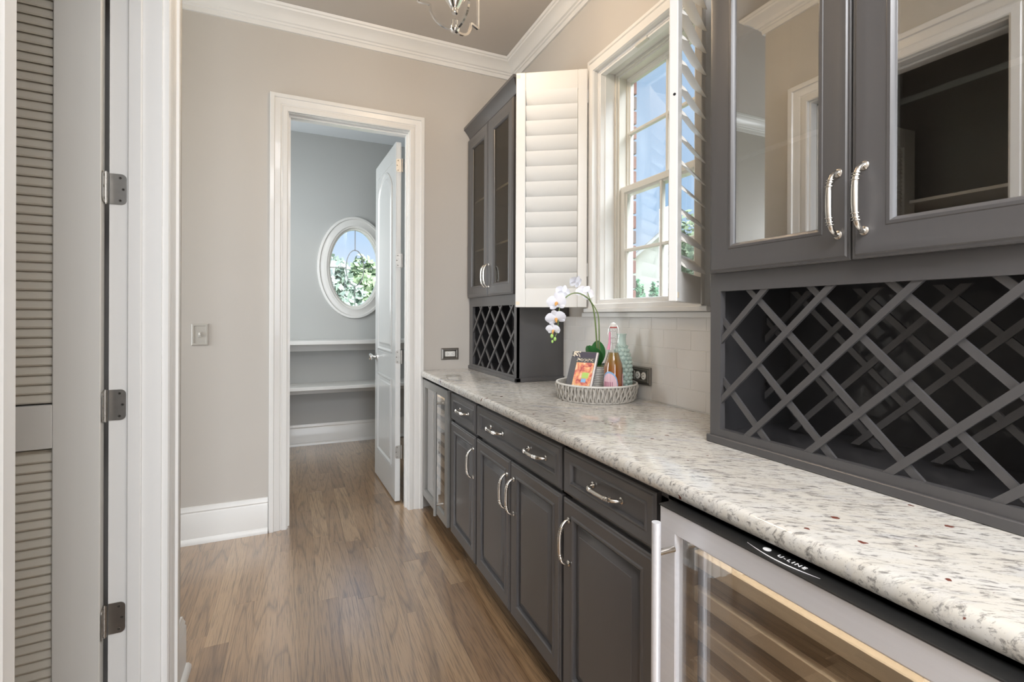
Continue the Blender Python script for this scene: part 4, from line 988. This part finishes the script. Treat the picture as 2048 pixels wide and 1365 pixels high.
# ------------------------------------------------------------ outdoors
struct(MB().box((-60, -40, -.75), (90, 90, -.65)).build('ground', GRASS), 'green lawn outside the windows', 'lawn')
def house():
    hx, hy = 19.6, 22.2
    r = empty('neighbor_house', (hx, hy, -.65), 'white brick gabled house across the lawn seen through the window', 'house')
    d = Vector((.82, -.57, 0)).normalized(); n_ = Vector((-.57, -.82, 0)).normalized()   # gable wall runs along d, faces -n_... toward the room
    def P(a, o, z): return Vector((hx, hy, 0)) + d*a - n_*o + Vector((0, 0, z))
    Wd = 3.2; he, hr = 3.30, 6.25
    g = [(-Wd, -.65), (Wd, -.65), (Wd, he), (0, hr), (-Wd, he)]
    MB().rings([[P(a, o, z) for a, z in g] for o in (0, 9)]).build('wall', HOUSE, r)
    MB().rings([[P(a, o, z) for a, z in ((-9, -.65), (-Wd, -.65), (-Wd, 3.6), (-9, 3.6))] for o in (1.0, 8)]).build('wing', HOUSE, r)
    MB().rings([[P(a, o, z) for a, z in ((-Wd-.35, he-.25), (0, hr), (Wd+.35, he-.25), (Wd+.35, he-.05), (0, hr+.22), (-Wd-.35, he-.05))] for o in (-.35, 9.2)]).build('roof', ROOF, r)
    MB().rings([[P(a, o, z) for o, z in ((.6, 3.6), (4.5, 6.0), (8.4, 3.6))] for a in (-9.3, -1.5)]).build('roof', ROOF, r)
    MB().rings([[P(a, o, z) for a, z in ((-Wd-.36, he-.30), (0, hr-.06), (Wd+.36, he-.30), (Wd+.36, he-.10), (0, hr+.14), (-Wd-.36, he-.10))] for o in (-.42, -.36)]).build('gable_trim', TRIM, r)
    w = MB().rings([[P(a, o, z) for a, z in ((-2.3, 1.7), (-1.5, 1.7), (-1.5, 2.9), (-2.3, 2.9))] for o in (-.05, .02)]).build('window', HWIN, r)
    m_ = MB()
    for a in (-2.32, -1.92, -1.52): m_.rings([[P(a-.03, o, z), P(a+.03, o, z)][::1] + [P(a+.03, o, z+1.24), P(a-.03, o, z+1.24)] for o, z in ((-.09, 1.68), (-.05, 1.68))])
    for z in (1.66, 2.05, 2.45, 2.88): m_.rings([[P(-2.35, o, z), P(-1.49, o, z), P(-1.49, o, z+.05), P(-2.35, o, z+.05)] for o in (-.09, -.05)])
    m_.build('muntins', TRIM, w)
house()
def foliage(c, rx, rz, n, sz, m, par, cone=False, name='foliage'):
    mb = MB()
    for i in range(n):
        while True:
            p = Vector((random.uniform(-1, 1), random.uniform(-1, 1), random.uniform(-1, 1)))
            if p.length <= 1 and p.length > .55: break
        if cone: 
            h = (p.z+1)/2; rr = (1-h)**.7; a = random.uniform(0, 2*PI); k = random.uniform(.7, 1)
            q = Vector((c[0]+rx*rr*k*cos(a), c[1]+rx*rr*k*sin(a), c[2]+2*rz*h))
        else:
            lump = 1+.22*sin(p.x*5+c[0])+.2*sin(p.y*6+p.z*7+c[1]); q = Vector((c[0]+p.x*rx*lump, c[1]+p.y*rx*lump, c[2]+p.z*rz*lump))
        a = Vector((random.gauss(0, 1), random.gauss(0, 1), random.gauss(0, 1))).normalized()*sz; b2 = a.orthogonal().normalized()*sz*.6
        mb.add([q-a, q+b2, q+a, q-b2], [(0, 1, 2, 3)])
    o = bpy.data.meshes.new(name); o.from_pydata(mb.v, [], mb.f); o.materials.append(m)
    ob = bpy.data.objects.new(name, o); COL.objects.link(ob); ob.parent = par; ob.matrix_basis = Matrix.Translation(-Vector(par.location)); return ob
def tree(x, y, h, rx, m, label, cone=False, grp='trees beyond the windows', nm='tree', n=2600, sz=.16, cat='tree'):
    r = empty(nm, (x, y, -.65), label, cat, grp)
    if cone:
        MB().lathe([(rx*.85, -.5), (rx*.75, h*.3), (rx*.4, h*.7), (.03, h-.15)], (x, y, 0), 10).build('core', m, r)
        foliage((x, y, -.55), rx, (h+.6)/2, n, sz, m, r, True)
    else:
        MB().tube([(x, y, -.65), (x+.1, y, h*.4), (x-.1, y+.1, h*.75)], [.22, .15, .06], 8).build('trunk', BARK, r)
        core = MB().sphere((x, y, h*.58), rx*.72, 14, (1, 1, h*.42/rx/.95)); core.build('core', m, r)
        foliage((x, y, h*.58), rx, h*.44, n, sz, m, r)
    return r
# arborvitae row and trees: x, y, height above the eye-level datum
for x, y, h_, rx, lb in ((9.65, 12.12, 2.4, .30, 'leftmost tall arborvitae in front of the white house'), (10.56, 13.02, 2.34, .27, 'slimmer arborvitae just right of the tallest left one'), (9.55, 11.28, 2.27, .34, 'broad arborvitae before the middle of the white house'), (11.27, 13.14, 2.25, .28, 'arborvitae tucked against the broad one'), (10.97, 12.4, 2.23, .30, 'arborvitae behind the window muntin')):
    tree(x, y, h_, rx, FOLD, lb, True, 'arborvitae along the lawn', 'arborvitae', 1100, .09)
for x, y, h_, rx, m, lb in ((15.42, 16.11, 5.2, .95, FOL, 'green tree standing right of the white house'), (13.57, 12.56, 4.66, 1.1, FOL, 'green tree seen past the right shutter')):
    tree(x, y, h_, rx, m, lb)
for x, y, h_, rx, m, lb in ((1.41, 19.09, 2.99, .95, FOLB, 'silvery blue-green tree in the oval window'), (2.92, 28.27, 3.63, 1.5, FOLB, 'grey-green tree behind the centre of the oval window'), (3.08, 22.72, 3.56, 1.15, FOL, 'bright green tree at the right of the oval window'), (1.25, 34.5, 4.1, 1.8, FOL, 'green tree left behind the oval window'), (6.04, 32.35, 4.04, 2.0, FOL, 'green tree hidden partly by the pantry door')):
    tree(x, y, h_, rx, m, lb)
